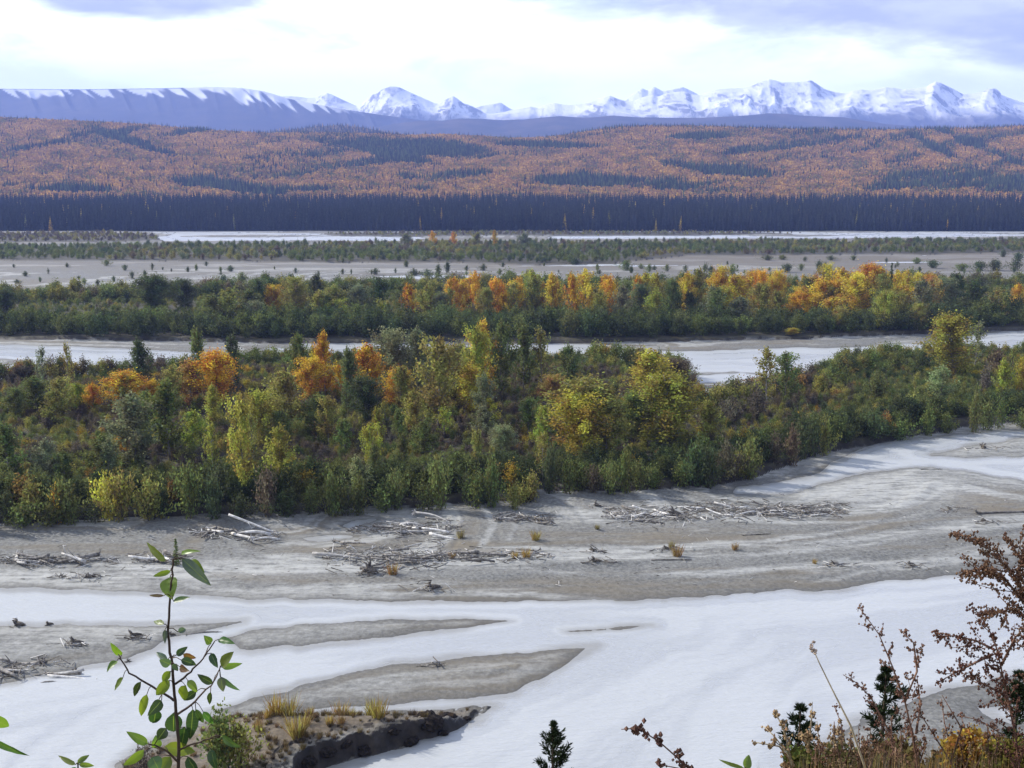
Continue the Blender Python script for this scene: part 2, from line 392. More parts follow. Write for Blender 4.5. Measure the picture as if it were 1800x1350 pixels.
# river surface: silty water, paler and browner where it thins over the bars
rr_ = (rows > 40) & (rows < 1346); GXr, GYr = GX[rr_], GY[rr_]; nrr = GXr.shape[0]; Sr = S.reshape(nr, nc)[rr_].ravel()
ij = (np.arange(nrr - 1)[:, None] * nc + np.arange(nc - 1)[None, :]).ravel()
me = np_mesh('river', np.stack([GXr.ravel(), GYr.ravel(), np.zeros(GXr.size)], 1), np.stack([ij, ij + 1, ij + nc + 1, ij + nc], 1))
cur = fbm(GXr.ravel() / 40 + fbm(GXr.ravel() / 60, GYr.ravel() / 40, 5, 3) * 2, np.maximum(Sr, -30) / 3.0 + GYr.ravel() / 22, 10, 4)
fattr(me, 'depth', np.clip(-Sr + (fbm(GXr.ravel() / 9, GYr.ravel() / 3, 6, 3) - .5) * 2.0, 0, 30), 'POINT'); fattr(me, 'cur', cur, 'POINT')
m = bpy.data.materials.new('silty_water'); nt = NT(m); P_ = nt.pos()
w1 = nt.noise(nt.scale(P_, (.35, 1.3, 1), -.12), 1.0, 4, .6, .5); w2 = nt.noise(nt.scale(P_, (1.2, 4.0, 1), -.1), 1.0, 3, .6); w3 = nt.attr('cur').outputs['Fac']
hh = nt.math('ADD', nt.math('MULTIPLY', w1, .6), nt.math('MULTIPLY', w2, .35))
col = nt.mix(nt.ramp(w3, .38, .62), rgb(.375, .39, .405), rgb(.425, .44, .45))
dp = nt.attr('depth').outputs['Fac']
col = nt.mix(nt.ramp(dp, .1, 1.7, .75, 0), col, rgb(.24, .235, .22))
nt.out(principled(nt, col, nt.ramp(w3, .30, .70, .26, .36), .5, nt.bump(hh, .8, .22)))
tag(obj('river', me, m), kind='structure')

# ------------------------------------------------------------------ scattering of masses nobody could count
def scatter(name, pts, rz, scl, pick, tint, protos, mat, tilt=None):
    n = len(pts)
    me = bpy.data.meshes.new(name); me.vertices.add(n); me.vertices.foreach_set('co', np.ascontiguousarray(pts, np.float32).ravel())
    rot = np.zeros((n, 3)); rot[:, 2] = rz
    if tilt is not None: rot[:, :2] = tilt
    fattr(me, 'rot', rot, 'POINT', 'FLOAT_VECTOR'); fattr(me, 'scl', scl, 'POINT', 'FLOAT_VECTOR')
    fattr(me, 'pick', pick, 'POINT', 'INT'); fattr(me, 'tint', np.concatenate([tint, np.ones((n, 1))], 1), 'POINT', 'FLOAT_COLOR')
    o = link(bpy.data.objects.new(name, me)); me.materials.append(mat)
    g = bpy.data.node_groups.new(name + '_nodes', 'GeometryNodeTree')
    g.interface.new_socket('Geometry', in_out='INPUT', socket_type='NodeSocketGeometry')
    g.interface.new_socket('Geometry', in_out='OUTPUT', socket_type='NodeSocketGeometry')
    N = g.nodes.new; L = g.links.new
    gi = N('NodeGroupInput'); go = N('NodeGroupOutput'); iop = N('GeometryNodeInstanceOnPoints'); jn = N('GeometryNodeJoinGeometry')
    for p in protos:
        oi = N('GeometryNodeObjectInfo'); oi.inputs['Object'].default_value = p
        sm = N('GeometryNodeSetMaterial'); sm.inputs['Material'].default_value = mat
        ti = N('GeometryNodeGeometryToInstance')
        L(oi.outputs['Geometry'], sm.inputs[0]); L(sm.outputs[0], ti.inputs[0]); L(ti.outputs[0], jn.inputs[0])
    def na(nm, t):
        nd = N('GeometryNodeInputNamedAttribute'); nd.data_type = t; nd.inputs['Name'].default_value = nm
        return next(s for s in nd.outputs if s.enabled and s.name == 'Attribute')
    L(gi.outputs[0], iop.inputs['Points']); L(jn.outputs[0], iop.inputs['Instance']); iop.inputs['Pick Instance'].default_value = True
    L(na('pick', 'INT'), iop.inputs['Instance Index']); L(na('rot', 'FLOAT_VECTOR'), iop.inputs['Rotation']); L(na('scl', 'FLOAT_VECTOR'), iop.inputs['Scale'])
    L(iop.outputs[0], go.inputs[0])
    md = o.modifiers.new('scatter', 'NODES'); md.node_group = g
    return tag(o, kind='stuff')

# ------------------------------------------------------------------ plant shapes (each normalised, later scaled)
def leaf_mesh(name, Pts, size, seed, D=None, clump=None, asp=1.6):
    rg = np.random.default_rng(seed)
    V, Fc = cards(np.asarray(Pts), size, rg, D, asp)
    me = np_mesh(name, V, Fc)
    fattr(me, 'v', rg.random(len(Fc)))
    fattr(me, 'c', rg.random(len(Fc)) if clump is None else np.clip(np.asarray(clump) + rg.normal(0, .12, len(Fc)), 0, 1))
    return me
def poplar(seed, prof, nl, per, size, sig, up):   # 10 m tall, 4 m wide
    rg = np.random.default_rng(seed); P = []; Cl = []; tr = MB()
    bend = rg.normal(0, .25, 2)
    def axis(t): return np.array([bend[0] * math.sin(t * 2.2), bend[1] * math.sin(t * 2.6), 10 * t])
    tr.tube([axis(t) for t in np.linspace(0, .97, 8)], list(np.linspace(.14, .02, 8)), 6)
    for i in range(nl):
        t = .10 + .88 * ((i + rg.random()) / nl) ** .9
        az = i * 2.4 + rg.normal(0, .5); L = 2.1 * prof(t) * rg.uniform(.4, 1.45)
        a = axis(min(t * .93, .93)); rise = L * up * rg.uniform(.6, 1.3)
        b = a + np.array([math.cos(az) * L, math.sin(az) * L, rise]); b[2] = min(b[2], 10.0)
        tr.tube([a, (a + b) / 2 + np.array([0, 0, -.1 * L]), b], [.05, .03, .01], 4)
        k = int(per * (.35 + .65 * prof(t)) * rg.choice([.35, .8, 1.2, 1.5])); cl = rg.random()
        s = rg.beta(2.2, 1.1, k)[:, None]
        q = a + (b - a) * s + rg.normal(0, 1, (k, 3)) * sig * .74 * np.array([1, 1, 1.7]) * (.45 + .55 * s)
        q = q[(q[:, 2] > .7) & (q[:, 2] < 10.9)]
        P.append(q); Cl.append(np.full(len(q), cl))
    for q_ in range(5):                              # leaders that stick out of the crown
        a = rg.uniform(0, 6.28); r_ = rg.uniform(.2, 1.1); z_ = rg.uniform(8.2, 10.6) - r_ * 1.6; n_ = int(per * .7); w_ = rg.random(n_)[:, None]
        P.append(np.array([math.cos(a) * r_, math.sin(a) * r_, z_ - 2.2]) + w_ * np.array([0, 0, 2.6]) + rg.normal(0, .17, (n_, 3)) * (1.25 - w_)); Cl.append(np.full(n_, rg.random()))
    P = np.concatenate(P)
    return tr.mesh('trunk'), leaf_mesh('crown', P, size, seed + 1, None, np.concatenate(Cl))
spire = lambda t: (min(t / .22, 1) ** .6) * (1 - t) ** .62 * 1.15 + .10
broad = lambda t: max(math.sin(PI * (t * .9 + .06)), 0) ** .6
oval = lambda t: max(math.sin(PI * min(t * .84 + .14, 1)), 0.05) ** .75
POP = [poplar(11, spire, 50, 80, .22, .34, .75), poplar(12, oval, 54, 90, .21, .42, .7), poplar(13, broad, 84, 120, .15, .40, .6), poplar(14, spire, 30, 50, .21, .26, .9),
       poplar(15, oval, 44, 80, .22, .36, .95), poplar(16, broad, 70, 130, .15, .36, .85), poplar(17, spire, 54, 84, .21, .30, .6)]
def shrub(seed, nst, per, size, spread, flat=1.0):  # 3 m tall, 3 m wide
    rg = np.random.default_rng(seed); P = []; D = []; Cl = []; tr = MB()
    for i in range(nst):
        az = rg.uniform(0, 2 * PI); lean = abs(rg.normal(0, .5)) * spread; h = rg.uniform(1.7, 3.1) * (1 - .22 * lean)
        tip = np.array([math.cos(az) * lean * 1.7, math.sin(az) * lean * 1.7, h * flat]); base = np.array([math.cos(az) * .25, math.sin(az) * .25, -.1])
        mid = base * .45 + tip * .55 + np.array([0, 0, .25])
        if i % 4 == 0: tr.tube([base, mid, tip], [.028, .016, .005], 4)
        k = int(per * rg.uniform(.7, 1.3)); s = rg.beta(1.7, 1.1, k)[:, None]
        q = (1 - s) ** 2 * base + 2 * s * (1 - s) * mid + s * s * tip + rg.normal(0, .20, (k, 3))
        q = q[q[:, 2] > .05]; P.append(q); D.append(np.repeat((tip - base)[None], len(q), 0) / 3); Cl.append(np.full(len(q), rg.random()))
    return tr.mesh('stems'), leaf_mesh('foliage', np.concatenate(P), size, seed + 1, np.concatenate(D) * .8, np.concatenate(Cl), 2.0)
SHR = [shrub(31, 30, 46, .115, 1.0), shrub(32, 34, 42, .115, 1.2), shrub(33, 26, 48, .11, .7), shrub(34, 38, 40, .115, 1.4, .85), shrub(35, 22, 34, .105, .9)]
def spruce(seed, rings, per, size, w=1.5):          # 10 m tall
    rg = np.random.default_rng(seed); P = []; D = []; tr = MB()
    tr.tube([(0, 0, 0), (0, 0, 5), (0, 0, 9.9)], [.13, .08, .01], 5)
    for i in range(rings):
        t = .04 + .95 * i / (rings - 1); L = w * (1 - t) ** .8 * rg.uniform(.75, 1.15) + .08
        for k in range(per):
            az = rg.uniform(0, 2 * PI); n = max(2, int(L / size * 1.1)); s = (np.arange(n) + rg.random(n)) / n
            d = np.array([math.cos(az), math.sin(az), -.35])
            q = np.array([0, 0, 10 * t]) + s[:, None] * L * d + rg.normal(0, .05, (n, 3)); P.append(q); D.append(np.repeat(d[None], n, 0))
    return tr.mesh('trunk'), leaf_mesh('crown', np.concatenate(P), size, seed + 1, np.concatenate(D) * 1.5, None, 2.2)
SPR = [spruce(51, 26, 6, .34), spruce(52, 30, 6, .32, 1.2), spruce(53, 24, 7, .36, 1.7)]
def low_spruce(seed):                                # for the distant wood: drooping whorls, few faces
    rg = np.random.default_rng(seed); V = []; Fc = []
    for i in range(9):
        t = .12 + .86 * i / 8; L = 1.5 * (1 - t) ** .8 * rg.uniform(.8, 1.2) + .12; n = 5
        a0 = rg.uniform(0, 6)
        for k in range(n):
            a = a0 + 2 * PI * k / n; b = len(V); da = .55
            V += [(0, 0, 10 * t + .9), (math.cos(a - da) * L, math.sin(a - da) * L, 10 * t - .35 * L), (math.cos(a) * L * 1.25, math.sin(a) * L * 1.25, 10 * t - .6 * L), (math.cos(a + da) * L, math.sin(a + da) * L, 10 * t - .35 * L)]
            Fc.append((b, b + 1, b + 2, b + 3))
    b = len(V)
    for k in range(4): V += [(math.cos(k * PI / 2) * .16, math.sin(k * PI / 2) * .16, -1), (math.cos(k * PI / 2) * .05, math.sin(k * PI / 2) * .05, 8)]
    for k in range(4): Fc.append((b + 2 * k, b + 2 * ((k + 1) % 4), b + 2 * ((k + 1) % 4) + 1, b + 2 * k + 1))
    me = np_mesh('distant_spruce', V, Fc); fattr(me, 'v', rg.random(len(Fc))); fattr(me, 'c', rg.random(len(Fc))); return me
def low_round(seed):                                 # for the hillside: a small lumpy crown
    rg = np.random.default_rng(seed); n = 26
    P = rg.normal(0, 1, (n, 3)); P /= np.linalg.norm(P, axis=1, keepdims=True); P = P * rg.uniform(.5, 1, (n, 1)) * np.array([2.5, 2.5, 2.9]) + np.array([0, 0, 4.2])
    me = leaf_mesh('distant_birch', P, 2.1, seed, None, None, 1.2); return me
def proto(me): return bpy.data.objects.new(me.name + '_shape', me)
LOWS = [proto(low_spruce(s)) for s in (61, 62, 63)]; LOWR = [proto(low_round(s)) for s in (64, 65, 66)]
SHP = [proto(s[1]) for s in SHR]; POPP = [proto(p[1]) for p in POP]

# colours of leaves
COL = dict(orange=(.61, .34, .050), amber=(.56, .38, .060), yellow=(.46, .38, .065), lime=(.34, .335, .062), olive=(.285, .26, .072), green=(.165, .19, .060), dark=(.100, .122, .050),
           grey=(.21, .225, .115), brown=(.165, .13, .082), mauve=(.145, .122, .094), rust=(.42, .26, .085), pale=(.30, .32, .15), black=(.024, .028, .026), tan=(.30, .215, .10))
def tints(names, n, rg, jit=.18):
    A = np.array([COL[k] for k in names]); c = A[rg.integers(0, len(A), n)]
    return c * rg.uniform(1 - jit, 1 + jit, (n, 1)) * rg.uniform(.93, 1.07, (n, 3))

def jgrid(x0, x1, y0, y1, step, rg):
    gx, gy = np.meshgrid(np.arange(x0, x1, step), np.arange(y0, y1, step)); n = gx.size
    return gx.ravel() + rg.uniform(-.5, .5, n) * step, gy.ravel() + rg.uniform(-.5, .5, n) * step

# thickets
def thicket(name, isl, step, hgt, palette, label, edge=2.0, xlim=240, mat=None, extra=None):
    rg = np.random.default_rng(sum(map(ord, name))); P = ISL[isl]
    x, y = jgrid(max(P[:, 0].min(), -xlim), min(P[:, 0].max(), xlim), P[:, 1].min(), P[:, 1].max(), step, rg)
    ff = field(x, y); I = ff['isl'][isl]
    k = (I > edge) & (ff['px'] > -500) & (ff['px'] < 2300); x, y, I = x[k], y[k], I[k]; z = ff['h'][k]; px = ff['px'][k]; py = ff['py'][k]
    n = len(x); s = hgt(px, py, I) * rg.uniform(.62, 1.2, n) * (.62 + .78 * fbm(x / 11, y / 9, 12, 3)) / 3
    keep = rg.random(n) < np.where(s > .3, 1, .5); x, y, z, s, px, py, I = [q[keep] for q in (x, y, z, s, px, py, I)]; n = len(x)
    tint = palette(px, py, x, y, rg)
    scatter(name, np.stack([x, y, z - .1], 1), rg.uniform(0, 6.28, n), np.stack([s * rg.uniform(.85, 1.3, n)] * 2 + [s], 1), rg.integers(0, len(SHP), n), tint, SHP, M['leaf_i'])
    o = bpy.data.objects[name]; o['label'] = label
    return o
def pal_near(px, py, x, y, rg):
    n = len(px); t = tints(['dark', 'green', 'green', 'olive', 'olive', 'green'], n, rg)
    b = fbm(x / 14, y / 11, 9, 3); br = ((b > .46) | (rg.random(n) < .35)) & (py < 845) & (px < 1500) & (py > 660); t[br] = tints(['brown', 'mauve', 'mauve', 'olive', 'brown', 'green'], br.sum(), rg, .1) * .92
    r = (px > 1440) & (py < 740); t[r] = tints(['green', 'green', 'olive', 'dark'], r.sum(), rg)
    rr = (px > 1100) & (py > 680) & (px < 1500) & (rg.random(n) < .6); t[rr] = tints(['olive', 'brown', 'mauve', 'green'], rr.sum(), rg)
    fr = (py > np.interp(px, [0, 400, 900, 1100, 1450, 1800], [872, 862, 842, 820, 768, 722])); t[fr] = tints(['dark', 'dark', 'green'], fr.sum(), rg) * .8
    q = rg.random(n) < .035; t[q] = tints(['rust', 'amber', 'yellow'], q.sum(), rg) * .7
    return t
thicket('willow_thicket', 0, 2.0, lambda px, py, I: np.where(I < 8, 4.4, 2.2) * np.where((px > 1200) & (py < 700), .9, 1), pal_near, 'low mixed willow scrub covering the near river island')
def pal_mid(px, py, x, y, rg):
    n = len(px); t = tints(['green', 'green', 'olive', 'dark', 'green'], n, rg); fr = py > 566; t[fr] = tints(['dark', 'dark', 'green'], fr.sum(), rg) * .85; b = fbm(x / 30, y / 25, 4, 3) > .55
    b &= ~fr; t[b] = tints(['olive', 'brown', 'grey', 'green'], b.sum(), rg); return t
thicket('island_thicket', 1, 4.0, lambda px, py, I: np.where(I < 26, 6.8, np.where(px < 470, 2.4, 3.2)), pal_mid, 'dark willow scrub covering the second river island', 3.0, 420)
thicket('distant_thicket', 2, 8.0, lambda px, py, I: 4.4 + 0 * px, lambda px, py, x, y, rg: np.where((fbm(x / 60, y / 40, 2, 3) > .55)[:, None], tints(['olive', 'brown', 'grey'], len(px), rg), tints(['dark', 'green', 'green'], len(px), rg)), 'low band of scrub across the far side of the river flats', 4.0, 900)
thicket('far_bank_thicket', 3, 9.0, lambda px, py, I: 3.6 + 0 * px, lambda px, py, x, y, rg: tints(['mauve', 'brown', 'olive'], len(px), rg), 'brownish scrub on the bar in front of the spruce wood', 4.0, 1200)

thicket('channel_scrub', 4, 8.0, lambda px, py, I: 2.8 + 0 * px, lambda px, py, x, y, rg: tints(['mauve', 'brown', 'olive', 'grey'], len(px), rg), 'thin brown scrub on the bars between the farthest water strips', 1.0, 1200)
# the spruce wood along the far side
rg = np.random.default_rng(5)
x, y = jgrid(-1150, 1150, 1348, 1600, 4.8, rg); k = np.abs(x) < 260 + y * .52; x, y = x[k], y[k]
rear = jgrid(-1400, 1400, 1600, 2300, 11, rg); x = np.concatenate([x, rear[0]]); y = np.concatenate([y, rear[1]])
z = field(x, y)['h']; n = len(x); s = rg.uniform(1.35, 2.75, n) * (.82 + .36 * fbm(x / 38, y / 50, 3, 3)) * np.where(y < 1356, .85, 1); kp_ = fbm(x / 22, y / 22, 6, 2) > .2; x, y, z, s = x[kp_], y[kp_], z[kp_], s[kp_]; n = len(x)
tt = tints(['black'], n, rg, .3) * .95; q = rg.random(n) < .012; tt[q] = tints(['amber', 'olive'], q.sum(), rg) * .5
scatter('spruce_forest', np.stack([x, y, z - .3], 1), rg.uniform(0, 6.28, n), np.stack([s * rg.uniform(.85, 1.25, n)] * 2 + [s], 1), rg.integers(0, 3, n), tt, LOWS, M['spruce_i'])
bpy.data.objects['spruce_forest']['label'] = 'dense dark spruce wood along the far side of the river'

# ------------------------------------------------------------------ hills and mountains
def crest(pts): a = np.array(pts, float); return lambda p: np.interp(p, a[:, 0], a[:, 1])
def slope_sheet(name, cr, Yc, Yb, zb, mat, step=3.0, nv=60, shape=1.0, spur=None, x0=-900, x1=2700, back=.25, soft=False, seed=0):
    cx = np.arange(x0, x1 + 1, step); v = np.linspace(0, 1, nv)
    Yv = Yb + (Yc - Yb) * v
    zc = at_y(cx, cr(cx), Yc)[1]
    PX, Vv = np.meshgrid(cx, v)
    Y = np.repeat(Yv[:, None], len(cx), 1)
    X = (PX - 900) / F * (Y * cp)
    s = Vv ** shape
    if soft:
        kk = np.exp(-np.linspace(-3, 3, int(360 / step) | 1) ** 2 / 2); kk /= kk.sum(); zs = np.convolve(np.pad(zc, len(kk) // 2, 'edge'), kk, 'valid')
        pw = PX + (1 - Vv) * (fbm(PX / 70, Vv * 2.5, seed + 3, 3) - .5) * 240
        a_ = np.interp(pw, cx, zc); b_ = np.interp(pw, cx, zs); q_ = sstep(.35, 1.0, Vv)
        Z = zb + (b_ * (1 - q_) + a_ * q_ - zb) * s
    else: Z = zb + (zc[None, :] - zb) * s
    if spur is not None: Z = Z + spur(PX, Vv, X, Y, zc[None, :] - zb)
    Vs = np.stack([X, Y, Z], 2)
    bk = [Vs]
    for j, q in enumerate((.15, .5, 1.0)):           # the back side falls away
        Y2 = Yc + (Yc - Yb) * back * q; r = np.stack([(cx - 900) / F * (Y2 * cp), np.full(len(cx), Y2), zb + (zc - zb) * (1 - q * q) * .98 + (0 if q < 1 else 0)], 1)
        bk.append(r[None])
    A = np.concatenate(bk, 0); nr, nc = A.shape[:2]
    ij = (np.arange(nr - 1)[:, None] * nc + np.arange(nc - 1)[None, :]).ravel()
    me = np_mesh(name, A.reshape(-1, 3), np.stack([ij, ij + 1, ij + nc + 1, ij + nc], 1), True)
    o = tag(obj(name, me, mat), kind='structure')
    return o, (PX, Vv, X, Y, Z)
hill_crest = crest([(-900, 195), (-300, 201), (0, 209), (70, 212), (150, 216), (250, 221), (350, 230), (430, 235), (480, 237), (560, 236), (640, 238), (720, 240), (780, 239), (840, 242), (900, 246), (960, 244), (1000, 239),
                    (1040, 232), (1085, 226), (1130, 224), (1200, 224), (1280, 226), (1400, 230), (1550, 231), (1620, 229), (1700, 228), (1760, 226), (1800, 223), (2100, 217), (2700, 214)])
HB, HC = 1900.0, 3300.0
m = bpy.data.materials.new('hill_floor'); nt = NT(m)
nt.out(principled(nt, nt.mix(nt.ramp(nt.noise(nt.scale(nt.pos(), (1, .4, 1)), .006, 5), .42, .6), rgb(.10, .06, .03), rgb(.24, .13, .045)), .95, .1))
def hill_spur(PX, Vv, X, Y, hz):
    a = PX / 1.0 + (1 - Vv) * -220                   # ribs that run down to the right
    return (fbm(a / 150, Vv * 1.5, 3, 3) - .5) * 46 * np.sin(PI * Vv) + (fbm(a / 45, Vv * 3, 6, 3) - .5) * 20 * np.sin(PI * Vv)
hill, (PX, Vv, X, Y, Z) = slope_sheet('hill', hill_crest, HC, HB, 20, m, 6, 60, 1.25, hill_spur, back=.3)
def bil(A, r, c):
    r0 = np.clip(np.floor(r).astype(int), 0, A.shape[0] - 2); c0 = np.clip(np.floor(c).astype(int), 0, A.shape[1] - 2); fr = r - r0; fc = c - c0
    return (A[r0, c0] * (1 - fc) + A[r0, c0 + 1] * fc) * (1 - fr) + (A[r0 + 1, c0] * (1 - fc) + A[r0 + 1, c0 + 1] * fc) * fr
rg = np.random.default_rng(8)
hx, hy = jgrid(-2100, 2100, HB, HC + 30, 6.6, rg); hpx = 900 + hx / (hy * cp) * F
k = (hpx > -250) & (hpx < 2050); hx, hy, hpx = hx[k], hy[k], hpx[k]
vv = np.clip((hy - HB) / (HC - HB), 0, 1); hz = bil(Z, vv * 59, (hpx + 900) / 6)
hpy = to_px(hx, hy, hz)[1]
fall = fbm((hpx - (hpy - 300) * 2.2) / 210 + fbm(hpx / 90, hpy / 22, 1, 3) * .9, (hpy + hpx * .16) / 17, 5, 4)
thr = .685 + .10 * sstep(306, 335, hpy) - .05 * sstep(1000, 1800, hpx)
def hs(cx, cy, rx, ry, sl=0): return np.exp(-(((hpx - cx) / rx) ** 2 + ((hpy - cy - (hpx - cx) * sl) / ry) ** 2) ** 2)
fall = fall + .4 * (hs(770, 265, 105, 15, .07) + hs(690, 275, 70, 8, .2) + hs(400, 331, 100, 10, .1) + hs(130, 336, 110, 7, .05) + hs(250, 256, 70, 8, .3) + hs(1700, 325, 200, 18) + hs(1640, 262, 50, 7, .5) + hs(1720, 262, 70, 9, .4)
              + hs(1230, 243, 60, 6) + hs(1250, 300, 120, 10, .1) + hs(1080, 325, 160, 12, .05) + hs(980, 258, 140, 5, .03) + hs(640, 336, 150, 6))
dk = fall + rg.normal(0, .05, len(hx)) > thr
dk |= rg.random(len(hx)) < .028
dk |= (vv > .985) & (rg.random(len(hx)) < .12 + .3 * (hpx > 950))
n = len(hx); cl_ = fbm(hpx / 26, hpy / 6, 12, 3); tn = (tints(['amber', 'rust', 'tan', 'amber'], n, rg, .10) * .5 + np.array([.40, .245, .075]) * .5) * (.78 + .7 * (cl_ - .5))[:, None] * np.array([1.24, 1.16, 1.34]); ol = (cl_ < .42) & (rg.random(n) < .5); tn[ol] = tints(['olive', 'tan'], ol.sum(), rg) * .7 ; tn[dk] = tints(['black', 'dark'], dk.sum(), rg, .3) * .8
s = rg.uniform(.75, 1.3, n)
rd = ~dk
o = scatter('autumn_birch_forest', np.stack([hx, hy, hz - 1], 1)[rd], rg.uniform(0, 6.28, rd.sum()), np.stack([s * 1.1, s * 1.1, s], 1)[rd] * 1.02, rg.integers(0, 3, rd.sum()), tn[rd], LOWR, M['hill_i'])
o['label'] = 'orange birch and aspen wood covering the long hillside'
o = scatter('hillside_spruce_forest', np.stack([hx, hy, hz - 1], 1)[dk], rg.uniform(0, 6.28, dk.sum()), np.stack([s * 1.5, s * 1.5, s * 1.35], 1)[dk], rg.integers(0, 3, dk.sum()), tn[dk], LOWS, M['spruce_i'])
o['label'] = 'dark spruce patches scattered through the orange hillside wood'

def rock_mat(name, low, snow_lo, snow_hi, gain=1.0, streaks=.9, low2=None, gully=0.0):
    m = bpy.data.materials.new(name); nt = NT(m); P_ = nt.pos(); sx = nt.n('ShaderNodeSeparateXYZ'); nt.set(sx, 0, P_)
    n1 = nt.noise(P_, .0016, 6, .62); n2 = nt.noise(nt.scale(P_, (1, .35, .5)), .006, 6, .68)
    hgt = nt.math('ADD', sx.outputs[2], nt.math('MULTIPLY_ADD', n1, 420 * gain, -210 * gain))
    if gully:
        gv = nt.n('ShaderNodeCombineXYZ'); nt.set(gv, 0, nt.math('ADD', sx.outputs[0], nt.math('MULTIPLY', sx.outputs[2], .55))); nt.set(gv, 1, nt.math('MULTIPLY', sx.outputs[2], .12))
        hgt = nt.math('ADD', hgt, nt.math('MULTIPLY_ADD', nt.noise(gv.outputs[0], .0085, 3, .6, .4), gully * 2.6, -gully * 1.3))
    line = nt.ramp(hgt, snow_lo, snow_hi)
    nz = nt.n('ShaderNodeSeparateXYZ'); nt.set(nz, 0, nt.n('ShaderNodeNewGeometry').outputs['Normal'])
    bare = nt.math('MULTIPLY', nt.ramp(n2, .47, .57), nt.ramp(nz.outputs[2], .98, .84))
    sn = nt.math('MULTIPLY', line, nt.math('SUBTRACT', 1.0, nt.math('MULTIPLY', bare, streaks)), clamp=True)
    rock = nt.mix(nt.ramp(n1, .35, .65), low, low2 or low)
    col = nt.mix(sn, rock, rgb(.88, .89, .90))
    nt.out(principled(nt, col, .9, .1, nt.bump(n2, .6, 40))); return m
def spurs(seed, amp, fx, fy=1.2, o=5, hold=.12):
    def fn(PX, Vv, X, Y, hz):
        w = np.sin(PI * np.clip(Vv, 0, 1) ** .8) ** .8
        wx = fbm(PX / 90, Vv * 2, seed + 1, 3) * 60
        k = 900.0 * fx / 62
        ux = X / k + fbm(X / 1500, Y / 1500, seed + 4, 3) * 1.6
        return (ridged(ux, Y / (k * 1.5) + ux * .35, seed, o) - .42) * amp * hz * w + (fbm(X / 260, Y / 260, seed + 2, 4) - .5) * .10 * hz * w
    return fn
plateau_crest = crest([(-900, 153), (-400, 155), (0, 156), (150, 157), (230, 156), (300, 155), (350, 153.5), (370, 152), (400, 153), (430, 154), (470, 160), (510, 172), (560, 183), (600, 190), (640, 197), (680, 203), (740, 211), (800, 219), (900, 232), (1100, 250), (2700, 280)])
def plateau_spur(PX, Vv, X, Y, hz):
    a = PX - (1 - Vv) * 70
    g = np.abs(2 * vnoise(a / 21 + fbm(a / 60, Vv, 2, 2), Vv * .8, 4) - 1)
    return -g * hz * .06 * sstep(.72, .9, Vv) * sstep(1.0, .95, Vv) + (fbm(PX / 160, Vv * 2, 5, 3) - .5) * .12 * hz * np.sin(PI * Vv)
YP = 9300.0
zP = float(at_y(300, 155, YP)[1])
m = bpy.data.materials.new('plateau_slope'); nt = NT(m); n_ = nt.noise(nt.pos(), .006, 6, .65)
nt.out(principled(nt, nt.mix(nt.attr('snow').outputs['Fac'], nt.mix(nt.ramp(n_, .38, .62), rgb(.028, .031, .042), rgb(.05, .046, .048)), rgb(.86, .87, .89)), .95, .1, nt.bump(n_, .5, 25)))
o, (PX, Vv, X, Y, Z) = slope_sheet('plateau', plateau_crest, YP, 6200, 60, m, 2, 150, 1.35, plateau_spur, x0=-900, x1=1500, back=.3)
qpy = to_px(X, Y, Z)[1]; dd = qpy - plateau_crest(PX); sl_ = PX - dd * 1.35
g_ = vnoise(sl_ / 9.5 + fbm(sl_ / 70, dd / 60, 3, 2) * 2, dd / 40, 2) * .7 + vnoise(sl_ / 7, dd / 22, 6) * .3
cov = sstep(150, 420, PX) * .16 - sstep(480, 640, PX) * .2
sn_ = sstep(-.06, .10, g_ - .30 - dd / 32.0 * (.6 + .8 * vnoise(PX / 33, PX * 0, 7)) * (1 - cov * 1.4) + cov) * sstep(.4, 2.0, dd + (PX > 330) * 3) * sstep(660, 540, PX - dd * 2)
sn_ = np.maximum(sn_ * .9, sstep(1.5, .2, dd) * (PX > 330) * (PX < 620) * .9)
fattr(o.data, 'snow', np.concatenate([sn_.ravel(), np.repeat(sn_[-1][None] * .8, 3, 0).ravel()]), 'POINT')
foot = crest([(-900, 240), (300, 250), (560, 240), (640, 228), (700, 217), (740, 212), (780, 212), (808, 208), (850, 209), (880, 211), (920, 210), (960, 206), (985, 204), (1010, 206), (1030, 207), (1055, 205), (1075, 203), (1115, 206), (1170, 207), (1230, 207),
              (1290, 204), (1320, 202), (1345, 199), (1375, 200), (1400, 203), (1440, 205), (1475, 206), (1500, 210), (1550, 218), (1600, 222), (1680, 223), (1800, 221), (2000, 215), (2700, 205)])
m = bpy.data.materials.new('foothill_slope'); nt = NT(m)
nt.out(principled(nt, nt.mix(nt.ramp(nt.noise(nt.pos(), .004, 6, .65), .4, .65), rgb(.03, .032, .035), rgb(.075, .06, .05)), .95, .1))
slope_sheet('foothill', foot, 8000, 5200, 40, m, 4, 50, 1.2, spurs(7, .18, 80), back=.25)
knoll = crest([(-900, 330), (300, 260), (440, 238), (480, 232), (520, 227), (560, 222), (600, 220), (640, 224), (680, 232), (720, 240), (820, 262), (2700, 330)])
o, (PX, Vv, X, Y, Z) = slope_sheet('knoll', knoll, 4500, 3700, 80, m, 6, 24, 1.0, None, x0=240, x1=900, back=.3)
rg = np.random.default_rng(21); kx, ky = jgrid(-1200, 300, 3900, 4510, 15, rg); kp = 900 + kx / (ky * cp) * F; k = (kp > 260) & (kp < 880); kx, ky, kp = kx[k], ky[k], kp[k]
kz = bil(Z, np.clip((ky - 3700) / 800, 0, 1) * 23, (kp - 240) / 6); n = len(kx); s = rg.uniform(1.0, 1.7, n)
